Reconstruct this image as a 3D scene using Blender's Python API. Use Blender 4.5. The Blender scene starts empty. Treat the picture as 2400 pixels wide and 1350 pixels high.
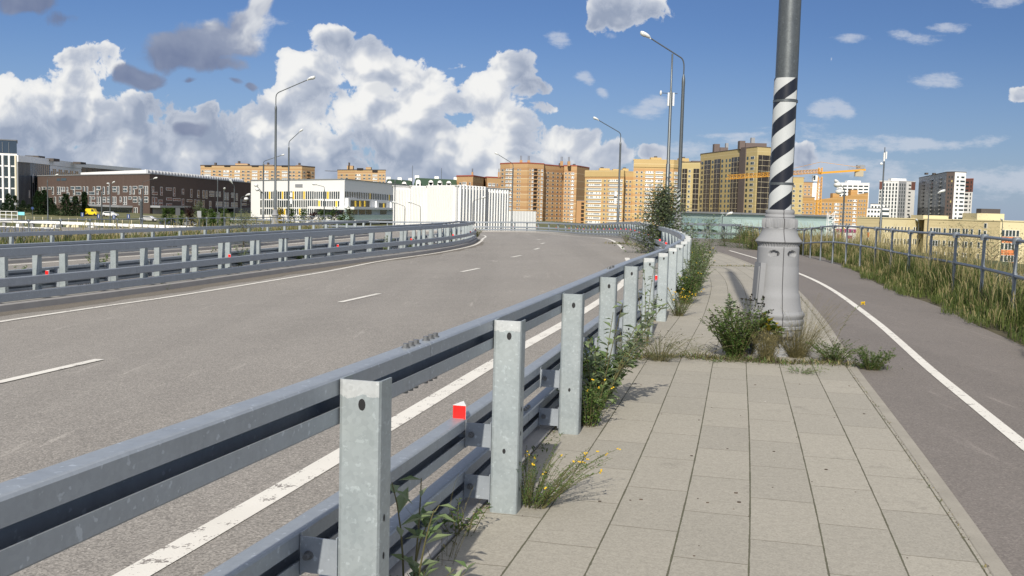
import bpy, math, random
import numpy as np
from mathutils import Vector, Matrix
R = math.radians
random.seed(7); rng = np.random.default_rng(7)
sc = bpy.context.scene
COL = sc.collection
# ------------------------------------------------------------------ camera
FPX, E = 2300.0, 1.6
_p, _r = math.atan(185/FPX), math.atan(.026)
CF = np.array([0, math.cos(_p), -math.sin(_p)]); _R0 = np.array([1., 0, 0]); _U0 = np.cross(_R0, CF)
CR = math.cos(_r)*_R0 + math.sin(_r)*_U0*1.0; CU = np.cross(CR, CF)
CC = np.array([0, 0, E])
cam_d = bpy.data.cameras.new('camera'); cam = bpy.data.objects.new('camera', cam_d); COL.objects.link(cam)
cam_d.sensor_width = 36; cam_d.lens = 36*FPX/2400; cam_d.clip_end = 20000; cam_d.clip_start = .05
M = Matrix.Identity(4)
for i in range(3):
    M[i][0], M[i][1], M[i][2], M[i][3] = CR[i], CU[i], -CF[i], CC[i]
cam.matrix_world = M
sc.camera = cam
def ray(x, y): return CF*FPX + CR*(x-1200) + CU*(675-y)
def atz(x, y, z):
    d = ray(x, y); return CC + d*((z-E)/d[2])
def atY(x, y, Y):
    d = ray(x, y); return CC + d*(Y/d[1])
# ------------------------------------------------------------------ object helpers
def tag(o, label=None, cat=None, group=None, kind=None):
    if label: o['label'] = label
    if cat: o['category'] = cat
    if group: o['group'] = group
    if kind: o['kind'] = kind
    return o
def thing(name, label, cat, loc=(0, 0, 0), rz=0, group=None):
    o = bpy.data.objects.new(name, None); COL.objects.link(o)
    o.location = loc; o.rotation_euler = (0, 0, rz); o.empty_display_size = .2
    return tag(o, label, cat, group)
def link(name, me, parent=None, loc=(0, 0, 0), rz=0, sc_=None):
    o = bpy.data.objects.new(name, me); COL.objects.link(o)
    o.parent = parent; o.location = loc; o.rotation_euler = (0, 0, rz)
    if sc_ is not None: o.scale = sc_
    return o
def dup_tree(o, parent=None):
    c = o.copy(); COL.objects.link(c); c.parent = parent
    for ch in o.children: dup_tree(ch, c)
    return c
class MB:
    def __init__(s): s.v = []; s.f = []; s.m = []
    def add(s, vs, fs, m=0):
        b = len(s.v); s.v.extend([tuple(map(float, p)) for p in vs])
        for f in fs: s.f.append(tuple(b+i for i in f)); s.m.append(m)
    def box(s, c, d, m=0, rz=0, rx=0, ry=0):
        x, y, z = d[0]/2, d[1]/2, d[2]/2
        P = [Vector((i*x, j*y, k*z)) for k in (-1, 1) for j in (-1, 1) for i in (-1, 1)]
        rot = Matrix.Rotation(rz, 3, 'Z') @ Matrix.Rotation(ry, 3, 'Y') @ Matrix.Rotation(rx, 3, 'X')
        C = Vector(c)
        s.add([C + rot@p for p in P], [(0, 2, 3, 1), (4, 5, 7, 6), (0, 1, 5, 4), (2, 6, 7, 3), (0, 4, 6, 2), (1, 3, 7, 5)], m)
    def beam(s, a, b, w, h=None, m=0):
        a, b = Vector(a), Vector(b); d = (b-a); L = d.length
        if L < 1e-6: return
        d /= L; up = Vector((0, 0, 1)) if abs(d.z) < .95 else Vector((1, 0, 0))
        x = d.cross(up).normalized()*w/2; y = x.cross(d).normalized()*(h or w)/2
        vs = [a-x-y, a+x-y, a+x+y, a-x+y, b-x-y, b+x-y, b+x+y, b-x+y]
        s.add(vs, [(0, 1, 2, 3), (7, 6, 5, 4), (0, 4, 5, 1), (1, 5, 6, 2), (2, 6, 7, 3), (3, 7, 4, 0)], m)
    def tube(s, pts, rad, n=8, m=0, cap=True):
        pts = [Vector(p) for p in pts]; k = len(pts)
        rad = [rad]*k if not hasattr(rad, '__len__') else rad
        vs = []; ref = None
        for i, p in enumerate(pts):
            t = (pts[min(i+1, k-1)]-pts[max(i-1, 0)])
            t = t.normalized() if t.length > 1e-9 else Vector((0, 0, 1))
            if ref is None: ref = Vector((1, 0, 0)) if abs(t.x) < .9 else Vector((0, 1, 0))
            a = (ref - t*ref.dot(t)).normalized(); ref = a; b = t.cross(a)
            for j in range(n):
                q = 2*math.pi*j/n; vs.append(p + (a*math.cos(q)+b*math.sin(q))*rad[i])
        fs = [(i*n+j, i*n+(j+1) % n, (i+1)*n+(j+1) % n, (i+1)*n+j) for i in range(k-1) for j in range(n)]
        if cap: fs += [tuple(reversed(range(n))), tuple(range((k-1)*n, k*n))]
        s.add(vs, fs, m)
    def lathe(s, prof, n=32, m=0, c=(0, 0), fn=None, cap=True):
        vs = []
        for r, z in prof:
            for j in range(n):
                q = 2*math.pi*j/n; rr = r if fn is None else fn(r, z, q)
                vs.append((c[0]+rr*math.cos(q), c[1]+rr*math.sin(q), z))
        k = len(prof)
        fs = [(i*n+j, i*n+(j+1) % n, (i+1)*n+(j+1) % n, (i+1)*n+j) for i in range(k-1) for j in range(n)]
        if cap: fs += [tuple(range((k-1)*n, k*n)), tuple(reversed(range(n)))]
        s.add(vs, fs, m)
    def ell(s, c, r, n=12, k=8, m=0, rot=None):
        vs = []; C = Vector(c)
        for i in range(k+1):
            t = -math.pi/2+math.pi*i/k
            for j in range(n):
                q = 2*math.pi*j/n
                p = Vector((r[0]*math.cos(t)*math.cos(q), r[1]*math.cos(t)*math.sin(q), r[2]*math.sin(t)))
                vs.append(C + (rot@p if rot else p))
        fs = [(i*n+j, i*n+(j+1) % n, (i+1)*n+(j+1) % n, (i+1)*n+j) for i in range(k) for j in range(n)]
        s.add(vs, fs, m)
    def prism(s, poly, z0, z1, m=0, top=None):
        n = len(poly)
        z0 = z0 if hasattr(z0, '__len__') else [z0]*n; z1 = z1 if hasattr(z1, '__len__') else [z1]*n
        vs = [(p[0], p[1], z0[i]) for i, p in enumerate(poly)]+[(p[0], p[1], z1[i]) for i, p in enumerate(poly)]
        s.add(vs, [(i, (i+1) % n, n+(i+1) % n, n+i) for i in range(n)], m)
        s.add(vs[n:], [tuple(range(n))], m if top is None else top)
    def sweep(s, frames, prof, m=0, cap=True):
        k = len(prof); vs = []
        for P, N in frames:
            for o, z in prof: vs.append((P[0]+N[0]*o, P[1]+N[1]*o, P[2]+z))
        fs = [(i*k+j, i*k+(j+1) % k, (i+1)*k+(j+1) % k, (i+1)*k+j) for i in range(len(frames)-1) for j in range(k)]
        s.add(vs, fs, m)
        if cap: s.add(vs[:k], [tuple(reversed(range(k)))], m); s.add(vs[-k:], [tuple(range(k))], m)
    def mesh(s, name, mats, smooth=False, org=None):
        me = bpy.data.meshes.new(name)
        v = s.v if org is None else [(p[0]-org[0], p[1]-org[1], p[2]-org[2]) for p in s.v]
        me.from_pydata(v, [], s.f)
        for mt in (mats if isinstance(mats, (list, tuple)) else [mats]): me.materials.append(mt)
        me.polygons.foreach_set('material_index', s.m)
        if smooth:
            me.polygons.foreach_set('use_smooth', [True]*len(s.f))
            me.set_sharp_from_angle(angle=R(40 if smooth is True else smooth))
        me.update(); return me
    def build(s, name, mats, parent=None, smooth=False, org=None):
        if org is None and parent is not None and parent.type == 'EMPTY' and parent.get('_world'): org = parent.location
        return link(name, s.mesh(name, mats, smooth, org), parent)
def wthing(name, label, cat, loc, group=None):       # a thing whose parts are written in world coordinates
    o = thing(name, label, cat, loc, 0, group); o['_world'] = 1; return o
# ------------------------------------------------------------------ node expression helper
class NT:
    def __init__(s, nt): s.nt = nt; s.N = nt.nodes; s.L = nt.links
    def put(s, sock, val):
        if isinstance(val, X): s.L.new(val.s, sock)
        elif val is not None:
            try: sock.default_value = val
            except Exception: sock.default_value = (val, val, val)
    def node(s, t, ins=None, out=0, **kw):
        n = s.N.new(t)
        for k, v in kw.items(): setattr(n, k, v)
        for k, v in (ins or {}).items(): s.put(n.inputs[k], v)
        return X(s, n.outputs[out]) if out is not None else n
    def math(s, op, a, b=None, c=None, clamp=False):
        n = s.N.new('ShaderNodeMath'); n.operation = op; n.use_clamp = clamp
        for i, q in enumerate((a, b, c)):
            if q is not None: s.put(n.inputs[i], q)
        return X(s, n.outputs[0])
    def vmath(s, op, a, b=None, out=0):
        n = s.N.new('ShaderNodeVectorMath'); n.operation = op
        s.put(n.inputs[0], a)
        if b is not None: s.put(n.inputs[1], b)
        return X(s, n.outputs[out])
    def noise(s, vec, scale, detail=4, rough=.55, dim='3D', out=0, **kw):
        return s.node('ShaderNodeTexNoise', {'Vector': vec, 'Scale': scale, 'Detail': detail, 'Roughness': rough}, out, noise_dimensions=dim, **kw)
    def mix(s, f, a, b):
        n = s.N.new('ShaderNodeMix'); n.data_type = 'RGBA'
        s.put(n.inputs[0], f); s.put(n.inputs[6], c4(a)); s.put(n.inputs[7], c4(b)); return X(s, n.outputs[2])
    def sstep(s, x, a, b):
        n = s.N.new('ShaderNodeMapRange'); n.interpolation_type = 'SMOOTHSTEP'
        s.put(n.inputs[0], x); n.inputs[1].default_value = a; n.inputs[2].default_value = b; return X(s, n.outputs[0])
    def xyz(s, v):
        n = s.N.new('ShaderNodeSeparateXYZ'); s.put(n.inputs[0], v); return [X(s, o) for o in n.outputs]
    def comb(s, x, y, z=0.):
        n = s.N.new('ShaderNodeCombineXYZ'); s.put(n.inputs[0], x); s.put(n.inputs[1], y); s.put(n.inputs[2], z); return X(s, n.outputs[0])
    def tc(s, o): return s.node('ShaderNodeTexCoord', None, o)
def c4(c): return c if isinstance(c, X) else (c[0], c[1], c[2], 1.0) if hasattr(c, '__len__') else (c, c, c, 1.0)
class X:
    def __init__(s, t, k): s.t = t; s.s = k
    def __add__(s, o): return s.t.math('ADD', s, o)
    __radd__ = __add__
    def __sub__(s, o): return s.t.math('SUBTRACT', s, o)
    def __rsub__(s, o): return s.t.math('SUBTRACT', o, s)
    def __mul__(s, o): return s.t.math('MULTIPLY', s, o)
    __rmul__ = __mul__
    def __truediv__(s, o): return s.t.math('DIVIDE', s, o)
# ------------------------------------------------------------------ materials
def new_mat(name):
    m = bpy.data.materials.new(name); m.use_nodes = True
    t = NT(m.node_tree); b = m.node_tree.nodes['Principled BSDF']
    return m, t, b
def pset(t, b, col=None, rough=None, metal=None, bump=None, bd=.02, bs=.4, spec=None):
    if col is not None: t.put(b.inputs['Base Color'], c4(col))
    if rough is not None: t.put(b.inputs['Roughness'], rough)
    if metal is not None: t.put(b.inputs['Metallic'], metal)
    if spec is not None: t.put(b.inputs['Specular IOR Level'], spec)
    if bump is not None:
        n = t.node('ShaderNodeBump', {'Height': bump, 'Distance': bd, 'Strength': bs}); t.put(b.inputs['Normal'], n)
def mat(name, col, rough=.6, metal=0, var=.12, scale=3., fine=.0, fscale=80., bump=0, bd=.01, spec=None):
    m, t, b = new_mat(name)
    P = t.tc('Object'); n = t.noise(P, scale, 5)
    k = 1-var + n*(2*var)
    if fine: k = k*(1-fine + t.noise(P, fscale, 3)*(2*fine))
    cc = t.vmath('SCALE', col if len(col) == 3 else col[:3]); t.put(cc.s.node.inputs['Scale'], k)
    pset(t, b, cc, rough, metal, t.noise(P, fscale, 3) if bump else None, bd, bump or .3, spec)
    return m
def galv(name, col, metal, rough, spang=.12):
    m, t, b = new_mat(name)
    P = t.tc('Object')
    v = t.node('ShaderNodeTexVoronoi', {'Vector': P, 'Scale': 70.}, 1)
    vr = t.xyz(v)[0]
    n = t.noise(P, 7., 5, .6); st = t.noise(t.vmath('MULTIPLY', P, (9., 9., 1.2)), 3., 4)
    bright = t.sstep(t.noise(P, 38., 2), .64, .70)
    k = (1-spang) + vr*(spang) + (n-.5)*.22 + (st-.5)*.2 + bright*.35
    cc = t.vmath('SCALE', col); t.put(cc.s.node.inputs['Scale'], k)
    pset(t, b, cc, rough + (n-.5)*.2, metal, n, .002, .2)
    return m
MT = {}
MT['post'] = galv('post_galv', (.50, .55, .57), .35, .5)
MT['beam'] = galv('beam_galv', (.31, .345, .385), .28, .45, .07)
MT['pole'] = galv('pole_galv', (.125, .14, .148), .55, .42, .2)
MT['pipe'] = galv('pipe_galv', (.27, .30, .33), .5, .45, .06)
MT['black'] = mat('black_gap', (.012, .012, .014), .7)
MT['bolt'] = mat('bolt_steel', (.22, .225, .23), .45, .7)
MT['red'] = mat('reflector_red', (.75, .015, .012), .3)
MT['cast'] = mat('cast_paint', (.255, .262, .275), .72, 0, .10, 2.2, .07, 60, .15, .004, .25)
MT['castdark'] = mat('cast_seam', (.06, .06, .065), .7)
MT['white'] = mat('white_panel', (.80, .80, .79), .55, 0, .04, .6)
MT['whitem'] = mat('white_metal', (.72, .73, .73), .4, 0, .05)
MT['lamp'] = mat('lamp_shell', (.68, .69, .69), .35, .1)
MT['glass'] = mat('dark_glass', (.035, .05, .055), .12, 0, .5, .35, spec=.7)
MT['glassb'] = mat('blue_glass', (.05, .075, .11), .1, .35, .3, .2, spec=.8)
MT['glassl'] = mat('pale_glass', (.45, .62, .60), .15, 0, .1)
MT['brownb'] = mat('brown_balcony', (.034, .028, .025), .25, 0, .8, .45)
MT['yellow'] = mat('yellow_panel', (.75, .52, .05), .5)
MT['navy'] = mat('navy_banner', (.02, .05, .17), .5)
MT['cyan'] = mat('cyan_sign', (.22, .62, .70), .5)
MT['concrete'] = mat('concrete', (.36, .35, .33), .85, 0, .15, 1.5, .1, 40, .3)
MT['kerb'] = mat('kerb_stone', (.33, .32, .31), .85, 0, .15, 3, .15, 120, .3)
MT['kerbflush'] = mat('flush_kerb', (.31, .29, .25), .9, 0, .25, 4, .2, 110, .3)
MT['roofgrey'] = mat('roof_grey', (.16, .17, .19), .5)
MT['darkroof'] = mat('roof_plant', (.07, .06, .055), .7)
MT['crane'] = mat('crane_yellow', (.72, .36, .04), .5)
MT['crete2'] = mat('counterweight', (.42, .37, .27), .8)
MT['greenroof'] = mat('green_roof', (.045, .085, .05), .6, 0, .2)
MT['redbrick'] = mat('red_brick', (.32, .075, .045), .8, 0, .1)
MT['darkgrey'] = mat('dark_grey_panel', (.06, .065, .072), .5)
MT['grey'] = mat('grey_panel', (.26, .27, .285), .5, 0, .06)
MT['bark'] = mat('bark', (.10, .075, .055), .9, 0, .3, 8)
MT['tyre'] = mat('tyre', (.02, .02, .02), .8)
MT['magenta'] = mat('magenta_panel', (.33, .04, .16), .6)
MT['orangep'] = mat('orange_panel', (.68, .20, .06), .6)
MT['carwhite'] = mat('car_white', (.75, .75, .75), .2)
MT['carblue'] = mat('car_blue', (.05, .05, .12), .2)
MT['carsilver'] = mat('car_silver', (.45, .46, .48), .25, .5)
MT['caryellow'] = mat('car_yellow', (.80, .58, .02), .3)
def banded(name, col, band, z0, step, bw, sub=None, subp=None, var=.06):
    """plaster or brick with thin pale floor bands every `step` metres"""
    m, t, b = new_mat(name); P = t.node('ShaderNodeNewGeometry', None, 0); z = t.xyz(P)[2]
    q = t.math('FRACT', (z - z0)/step)
    f = t.math('LESS_THAN', q, bw/step)
    base = c4(col)
    if sub is not None:
        h = t.math('LESS_THAN', t.math('FRACT', (z - z0)/step + .02), subp); base = t.mix(h, col, sub)
    c = t.mix(f, base, band)
    k = 1-var + t.noise(P, .25, 4)*(2*var)
    cc = t.vmath('SCALE', c); t.put(cc.s.node.inputs['Scale'], k)
    pset(t, b, cc, .8); return m
def leafmat(name, c1, c2, trans=.25, rough=.5, clump=4., back=None):
    m, t, b = new_mat(name); g = t.node('ShaderNodeNewGeometry', None, 'Random Per Island')
    n = t.noise(t.tc('Object'), clump, 3)
    f = t.math('ADD', g*.75, (n-.5)*1.0, clamp=True)
    c = t.mix(f, c1, c2)
    if back is not None:
        c = t.mix(t.node('ShaderNodeNewGeometry', None, 'Backfacing'), c, back)
    pset(t, b, c, rough, spec=.35)
    tr = t.node('ShaderNodeBsdfTranslucent', {'Color': c})
    mx = t.node('ShaderNodeMixShader', {0: trans, 1: X(t, b.outputs[0]), 2: tr})
    o = [q for q in m.node_tree.nodes if q.type == 'OUTPUT_MATERIAL'][0]
    t.L.new(mx.s, o.inputs[0]); return m
MT['leaf'] = leafmat('leaf_green', (.055, .11, .025), (.15, .22, .06))
MT['leafpale'] = leafmat('leaf_pale', (.10, .16, .06), (.30, .36, .20), .3, back=(.30, .36, .24))
MT['poplar'] = leafmat('leaf_poplar', (.06, .095, .035), (.17, .21, .10), .2, back=(.30, .33, .24))
MT['fir'] = leafmat('needles', (.016, .038, .014), (.045, .085, .028), .1)
MT['redleaf'] = leafmat('leaf_red', (.03, .012, .012), (.09, .035, .03), .2)
MT['yelleaf'] = leafmat('leaf_yellow', (.28, .25, .02), (.50, .36, .03), .3)
MT['grass'] = leafmat('grass_green', (.045, .075, .016), (.15, .18, .05), .3, .6, .7)
MT['straw'] = leafmat('grass_straw', (.22, .19, .085), (.42, .36, .19), .3, .7, .7)
MT['stem'] = mat('stem', (.12, .11, .045), .7)
MT['stemdark'] = mat('stem_dark', (.05, .035, .025), .8)
MT['flower'] = leafmat('petal_yellow', (.75, .48, .01), (.85, .62, .03), .2)
MT['pod'] = mat('seed_pod', (.02, .016, .012), .8)
MT['willow'] = leafmat('leaf_willow', (.09, .115, .06), (.20, .23, .13), .25)
def road_mat(name, base, speck=.6, warm=1.0):
    m, t, b = new_mat(name); P = t.tc('Object')
    big = t.noise(P, .22, 5, .6); mid = t.noise(P, 2.2, 5, .65); tr = t.sstep(t.noise(t.node('ShaderNodeMapping', {'Vector': P, 'Rotation': (0, 0, R(14)), 'Scale': (1., .03, 1)}), .75, 3, .5), .42, .66)
    v = t.node('ShaderNodeTexVoronoi', {'Vector': P, 'Scale': 95.}, 1); vr = t.xyz(v)
    fine = t.noise(P, 160., 2)
    # scuffs: pale streaks running along the carriageway
    rot = t.node('ShaderNodeMapping', {'Vector': P, 'Rotation': (0, 0, R(14)), 'Scale': (2.6, .22, 1)})
    scf = t.noise(rot, 2.2, 6, .7)
    scuff = t.sstep(scf, .56, .74)*t.sstep(t.noise(P, .35, 3), .44, .62)
    k = .84 - tr*.07 + (big-.5)*.26 + (mid-.5)*.16 + (vr[0]-.5)*speck + (fine-.5)*.5*speck + scuff*.42
    stone = t.math('GREATER_THAN', vr[1], .93)*t.math('GREATER_THAN', fine, .45)
    k = k + stone*.7*speck
    cc = t.vmath('SCALE', base); t.put(cc.s.node.inputs['Scale'], k)
    pset(t, b, cc, .85, 0, vr[0] + fine*.5, .004, .5); return m
MT['road'] = road_mat('asphalt', (.305, .285, .26))
MT['gutter'] = road_mat('gutter_asphalt', (.20, .178, .15), .6)
MT['path'] = road_mat('path_asphalt', (.212, .19, .174), .35)
def paint_mat():
    m, t, b = new_mat('road_paint'); P = t.tc('Object')
    big = t.noise(P, 7., 5, .7); fine = t.noise(P, 60., 3)
    wear = t.sstep(big*.62 + fine*.38, .56, .60)
    c = t.mix(wear, t.mix(t.noise(P, 1.5, 4), (.62, .60, .55), (.78, .76, .71)), (.22, .20, .185))
    pset(t, b, c, .75, 0, fine, .003, .4); return m
MT['paint'] = paint_mat()
def slab_mat():
    m, t, b = new_mat('concrete_slabs'); U = t.tc('UV'); P = t.tc('Object')
    br = t.N.new('ShaderNodeTexBrick'); br.offset = .5; br.offset_frequency = 2
    w = t.noise(P, 9., 4); wv = t.vmath('SCALE', t.vmath('SUBTRACT', t.noise(P, 14., 3, out=1), (.5, .5, .5))); t.put(wv.s.node.inputs['Scale'], .012)
    t.put(br.inputs['Vector'], t.vmath('ADD', U, wv))
    br.inputs['Scale'].default_value = 1; br.inputs['Brick Width'].default_value = .735; br.inputs['Row Height'].default_value = .35
    br.inputs['Mortar Size'].default_value = .004; br.inputs['Mortar Smooth'].default_value = .2; br.inputs['Bias'].default_value = 0
    br.inputs['Color1'].default_value = (.905, .905, .90, 1); br.inputs['Color2'].default_value = (1.035, 1.03, 1.015, 1); br.inputs['Mortar'].default_value = (.55, .53, .48, 1)
    # long joints are wider and dirtier than the cross joints
    uy = t.xyz(U)[1]; q = t.math('ABSOLUTE', t.math('FRACT', uy/.35+.5) - .5)
    wj = t.noise(P, 5., 4); lj = t.math('LESS_THAN', q + (t.noise(P, 45., 3)-.5)*.020, .012 + (wj-.5)*.026)
    col = t.mix(t.noise(P, .8, 5, .6), (.335, .318, .276), (.40, .377, .328))
    cc = t.vmath('MULTIPLY', col, X(t, br.outputs['Color']))
    v = t.node('ShaderNodeTexVoronoi', {'Vector': P, 'Scale': 120.}, 1); vr = t.xyz(v)[0]
    st = t.sstep(t.noise(P, 2.3, 6, .7), .58, .75)
    k = .92 + (vr-.5)*.22 + (t.noise(P, 24., 4)-.5)*.25 - st*.24
    c2 = t.vmath('SCALE', cc); t.put(c2.s.node.inputs['Scale'], k)
    moss = t.mix(t.noise(P, 3., 3), (.11, .10, .075), (.10, .105, .06))
    c3 = t.mix(lj, c2, moss)
    pset(t, b, c3, .9, 0, X(t, br.outputs['Fac'])*-1.0 - lj*1.2 + vr*.12, .006, .6); return m
MT['slab'] = slab_mat()
def soil_mat(name, c1, c2, sc_=1.2):
    m, t, b = new_mat(name); P = t.tc('Object')
    f = t.noise(P, sc_, 6, .65); g = t.noise(P, sc_*.07, 4)
    c = t.mix(t.sstep(f*.6+g*.4, .4, .62), c1, c2); pset(t, b, c, .95, 0, f, .05, .5); return m
MT['soil'] = soil_mat('verge_soil', (.06, .05, .03), (.10, .09, .045), 4)
MT['land'] = soil_mat('grassland', (.07, .085, .025), (.15, .14, .06), .12)
# painted stripes on the pole sleeve
def stripe_mat():
    m, t, b = new_mat('sleeve_stripes'); P = t.tc('Object'); x, y, z = t.xyz(P)
    th = t.math('ARCTAN2', y, x)
    q = t.math('FRACT', (z - th*.098 + .135)/.325)
    f = t.math('LESS_THAN', q, .48)
    n = t.noise(P, 5., 5)
    c = t.mix(f, t.mix(n, (.40, .425, .435), (.50, .52, .525)), (.012, .014, .022))
    scr = t.sstep(t.noise(t.vmath('MULTIPLY', P, (1, 1, 3.)), 9., 6, .8), .70, .72)
    pset(t, b, t.mix(scr*.35, c, (.35, .36, .37)), .32, 0); return m
MT['stripe'] = stripe_mat()
# ------------------------------------------------------------------ world: sky and clouds
SUN_EL, SUN_AZ = 32.6, math.atan2(-.185, -.983)
def build_world():
    w = bpy.data.worlds.new('World'); sc.world = w; w.use_nodes = True
    t = NT(w.node_tree); t.N.clear()
    sky = t.N.new('ShaderNodeTexSky'); sky.sky_type = 'NISHITA'; sky.sun_disc = False
    sky.sun_elevation = R(SUN_EL); sky.sun_rotation = -SUN_AZ; sky.altitude = 150; sky.air_density = 1.0; sky.dust_density = .6; sky.ozone_density = 1.6
    D = t.tc('Generated'); x, y, z = t.xyz(D)
    ya = t.math('MAXIMUM', t.math('ABSOLUTE', y), .12)
    u0, v0 = x/ya, z/ya
    p0 = t.comb(u0, v0, 0.)
    def UV(px, py):
        d = ray(px, py); return d[0]/d[1], d[2]/d[1]
    # two warps: billow scale and wisp scale
    def warp(p, a, s):
        n = t.vmath('SUBTRACT', t.noise(p, s, 3, .5, '2D', 1), (.5, .5, .5)); n2 = t.vmath('SCALE', n); t.put(n2.s.node.inputs['Scale'], a)
        return t.vmath('ADD', p, n2)
    def field(p, blobs):
        acc = None
        for bx, by, rx, ry, wgt in blobs:
            cu, cv = UV(bx, by)
            q = t.vmath('MULTIPLY', t.vmath('SUBTRACT', p, (cu, cv, 0)), (FPX/rx, FPX/ry, 0))
            d = t.vmath('DOT_PRODUCT', q, q, out=1)
            if wgt: d = d + wgt
            acc = d if acc is None else t.math('SMOOTH_MIN', acc, d, .35)
        return 1.0 - t.math('MINIMUM', acc, 3.0)
    A = [(205, 135, 78, 48, 0), (248, 160, 45, 38, 0), (160, 128, 44, 34, 0), (190, 190, 66, 50, 0), (150, 265, 150, 66, 0), (18, 232, 55, 40, .1),
         (240, 300, 170, 66, 0), (60, 330, 140, 60, 0), (350, 262, 95, 45, .15), (420, 300, 120, 60, .1), (380, 355, 240, 50, 0), (482, 262, 30, 32, 0),
         (560, 300, 110, 60, 0), (640, 268, 100, 50, 0), (785, 108, 62, 36, 0), (850, 145, 105, 58, 0), (745, 165, 80, 48, 0), (700, 195, 44, 44, 0),
         (920, 168, 90, 55, 0), (985, 185, 55, 36, .05), (1020, 170, 30, 22, .2), (760, 250, 150, 62, 0), (900, 265, 160, 70, 0), (650, 335, 250, 60, 0),
         (880, 345, 260, 60, 0), (960, 235, 60, 44, 0), (1130, 212, 80, 50, 0), (1200, 160, 70, 42, .1), (1240, 205, 66, 40, .1), (1098, 246, 70, 36, 0),
         (1262, 250, 48, 30, .1), (1078, 155, 30, 18, .45), (1165, 290, 130, 46, 0), (1020, 335, 160, 56, 0), (1260, 325, 120, 46, 0), (1340, 330, 100, 44, 0),
         (1430, 362, 62, 38, .1), (1310, 310, 60, 30, 0), (300, 430, 560, 60, 0), (950, 430, 560, 60, 0), (1300, 392, 180, 40, .1),
         (1440, 30, 80, 55, 0), (1500, 38, 55, 40, .1), (1385, 62, 50, 32, .2),  (2392, 215, 34, 22, .1), (1890, 360, 50, 32, .05),
         (1530, 366, 40, 18, .2), (760, 225, 90, 40, 0), (1130, 262, 70, 40, 0), (200, 385, 300, 60, 0), (700, 395, 400, 56, 0), (1150, 385, 300, 52, 0)]
    W = [(1505, 245, 60, 20, 0), (1545, 222, 46, 22, 0), (1365, 170, 28, 16, 0), (1412, 200, 22, 14, 0), (1295, 90, 30, 18, .2), (1930, 268, 44, 20, -.4), (1968, 262, 36, 22, -.4), (2195, 207, 60, 17, -.4), (1620, 355, 90, 26, -.2), (1870, 368, 60, 26, -.3), (1925, 385, 90, 24, -.3), (1580, 380, 120, 22, -.3), (2040, 376, 240, 34, 0), (2290, 418, 280, 36, 0), (1960, 322, 220, 26, .1), (1760, 335, 130, 22, .2), (2390, 450, 120, 40, 0), (2160, 108, 100, 16, 0), (2250, 85, 60, 14, .1), (2350, 12, 60, 24, .2), (2000, 120, 50, 14, .4), (2080, 330, 260, 16, 0), (1750, 320, 130, 10, .2), (670, 70, 40, 16, .3), (1900, 420, 300, 20, .2)]
    B = [(455, 128, 120, 46, 0), (500, 105, 90, 46, 0), (545, 80, 80, 48, 0), (580, 50, 66, 46, 0), (605, 18, 40, 34, 0), (570, 110, 60, 36, .1), (410, 128, 92, 28, .15), (505, 160, 80, 28, .1), (315, 176, 66, 30, 0), (425, 187, 26, 11, .2), (590, 208, 26, 14, .15), (545, 200, 34, 12, .2),
         (50, 8, 110, 26, .1), (140, 40, 62, 20, .2), (830, 180, 110, 18, .75), (905, 212, 40, 22, .35), (440, 305, 55, 24, .4), (1430, 85, 70, 14, .7)]
    off = (-.0065, .0120, 0)
    def layer(p, blobs, wa, na, edge, soft, detail=7):
        pw = warp(p, wa, 14.)
        f = 1.0 - t.math('SQRT', t.math('MAXIMUM', 1.0 - field(pw, blobs), 0.0))
        fc = t.math('MINIMUM', t.math('MAXIMUM', f, -.8), .55)
        n0 = t.noise(pw, 15., detail, .62, '2D'); s0 = t.noise(pw, 15., 4, .5, '2D'); n1 = t.noise(t.vmath('ADD', pw, off), 15., 4, .5, '2D')
        bil = 1.0 - t.node('ShaderNodeTexVoronoi', {'Vector': pw, 'Scale': 24., 'Detail': 2., 'Roughness': .6}, 0, voronoi_dimensions='2D', feature='F1', normalize=True)*1.6
        d0 = fc + (n0-.5)*na + (bil-.45)*na*.22
        return d0, (s0-n1)*na + (n0-.5)*.35 + (bil-.45)*.34, t.sstep(d0, edge, edge+soft), f
    dA, gA, aA, fA = layer(p0, A, .030, 2.5,   .0, .18)
    dB, gB, aB, fB = layer(p0, B, .030, 1.5, .0, .42, 6)
    dW = field(warp(p0, .05, 6.), W); aW = t.sstep(dW*.6 + (t.noise(t.vmath('MULTIPLY', p0, (1., 2.6, 1.)), 16., 8, .68, '2D')-.5)*2.7, .0, .8)*.62
    # cumulus light: sun-facing upper left billows white, undersides blue grey
    large = t.noise(p0, 7., 2, .5, '2D')
    rim = t.sstep(dA, .55, .10)
    lit = t.math('ADD', .195 + gA*.85 + rim*.24, (large-.5)*1.7 + t.math('MULTIPLY', t.sstep(v0, .02, .13), .26), clamp=True)
    thin = t.sstep(dA, .02, .5)
    cA = t.mix(t.sstep(lit, .05, .5), (.31, .365, .48), (.50, .545, .635)); cA = t.mix(t.sstep(lit, .42, .85), cA, (.92, .915, .895))
    cA = t.mix(thin, t.mix(.5, cA, (.62, .66, .74)), cA)
    litB = t.math('ADD', .32 + gB*.55, t.sstep(u0*.6 + v0*1.0, -.085, .06)*.65, clamp=True)
    cB = t.mix(t.sstep(litB, .1, .75), (.165, .205, .33), (.30, .345, .46)); cB = t.mix(t.sstep(litB, .62, 1.0), cB, (.72, .74, .77))
    skyc = t.node('ShaderNodeVectorMath', None, 0, operation='SCALE'); n = skyc.s.node; t.L.new(sky.outputs[0], n.inputs[0]); n.inputs['Scale'].default_value = SKY_K
    skyc = t.vmath('MULTIPLY', skyc, SKY_TINT)
    up = t.math('GREATER_THAN', z, 0.0)
    hz = t.sstep(v0, .20, -.02)*.42; skyc = t.mix(hz, skyc, (.41, .52, .73))
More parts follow.
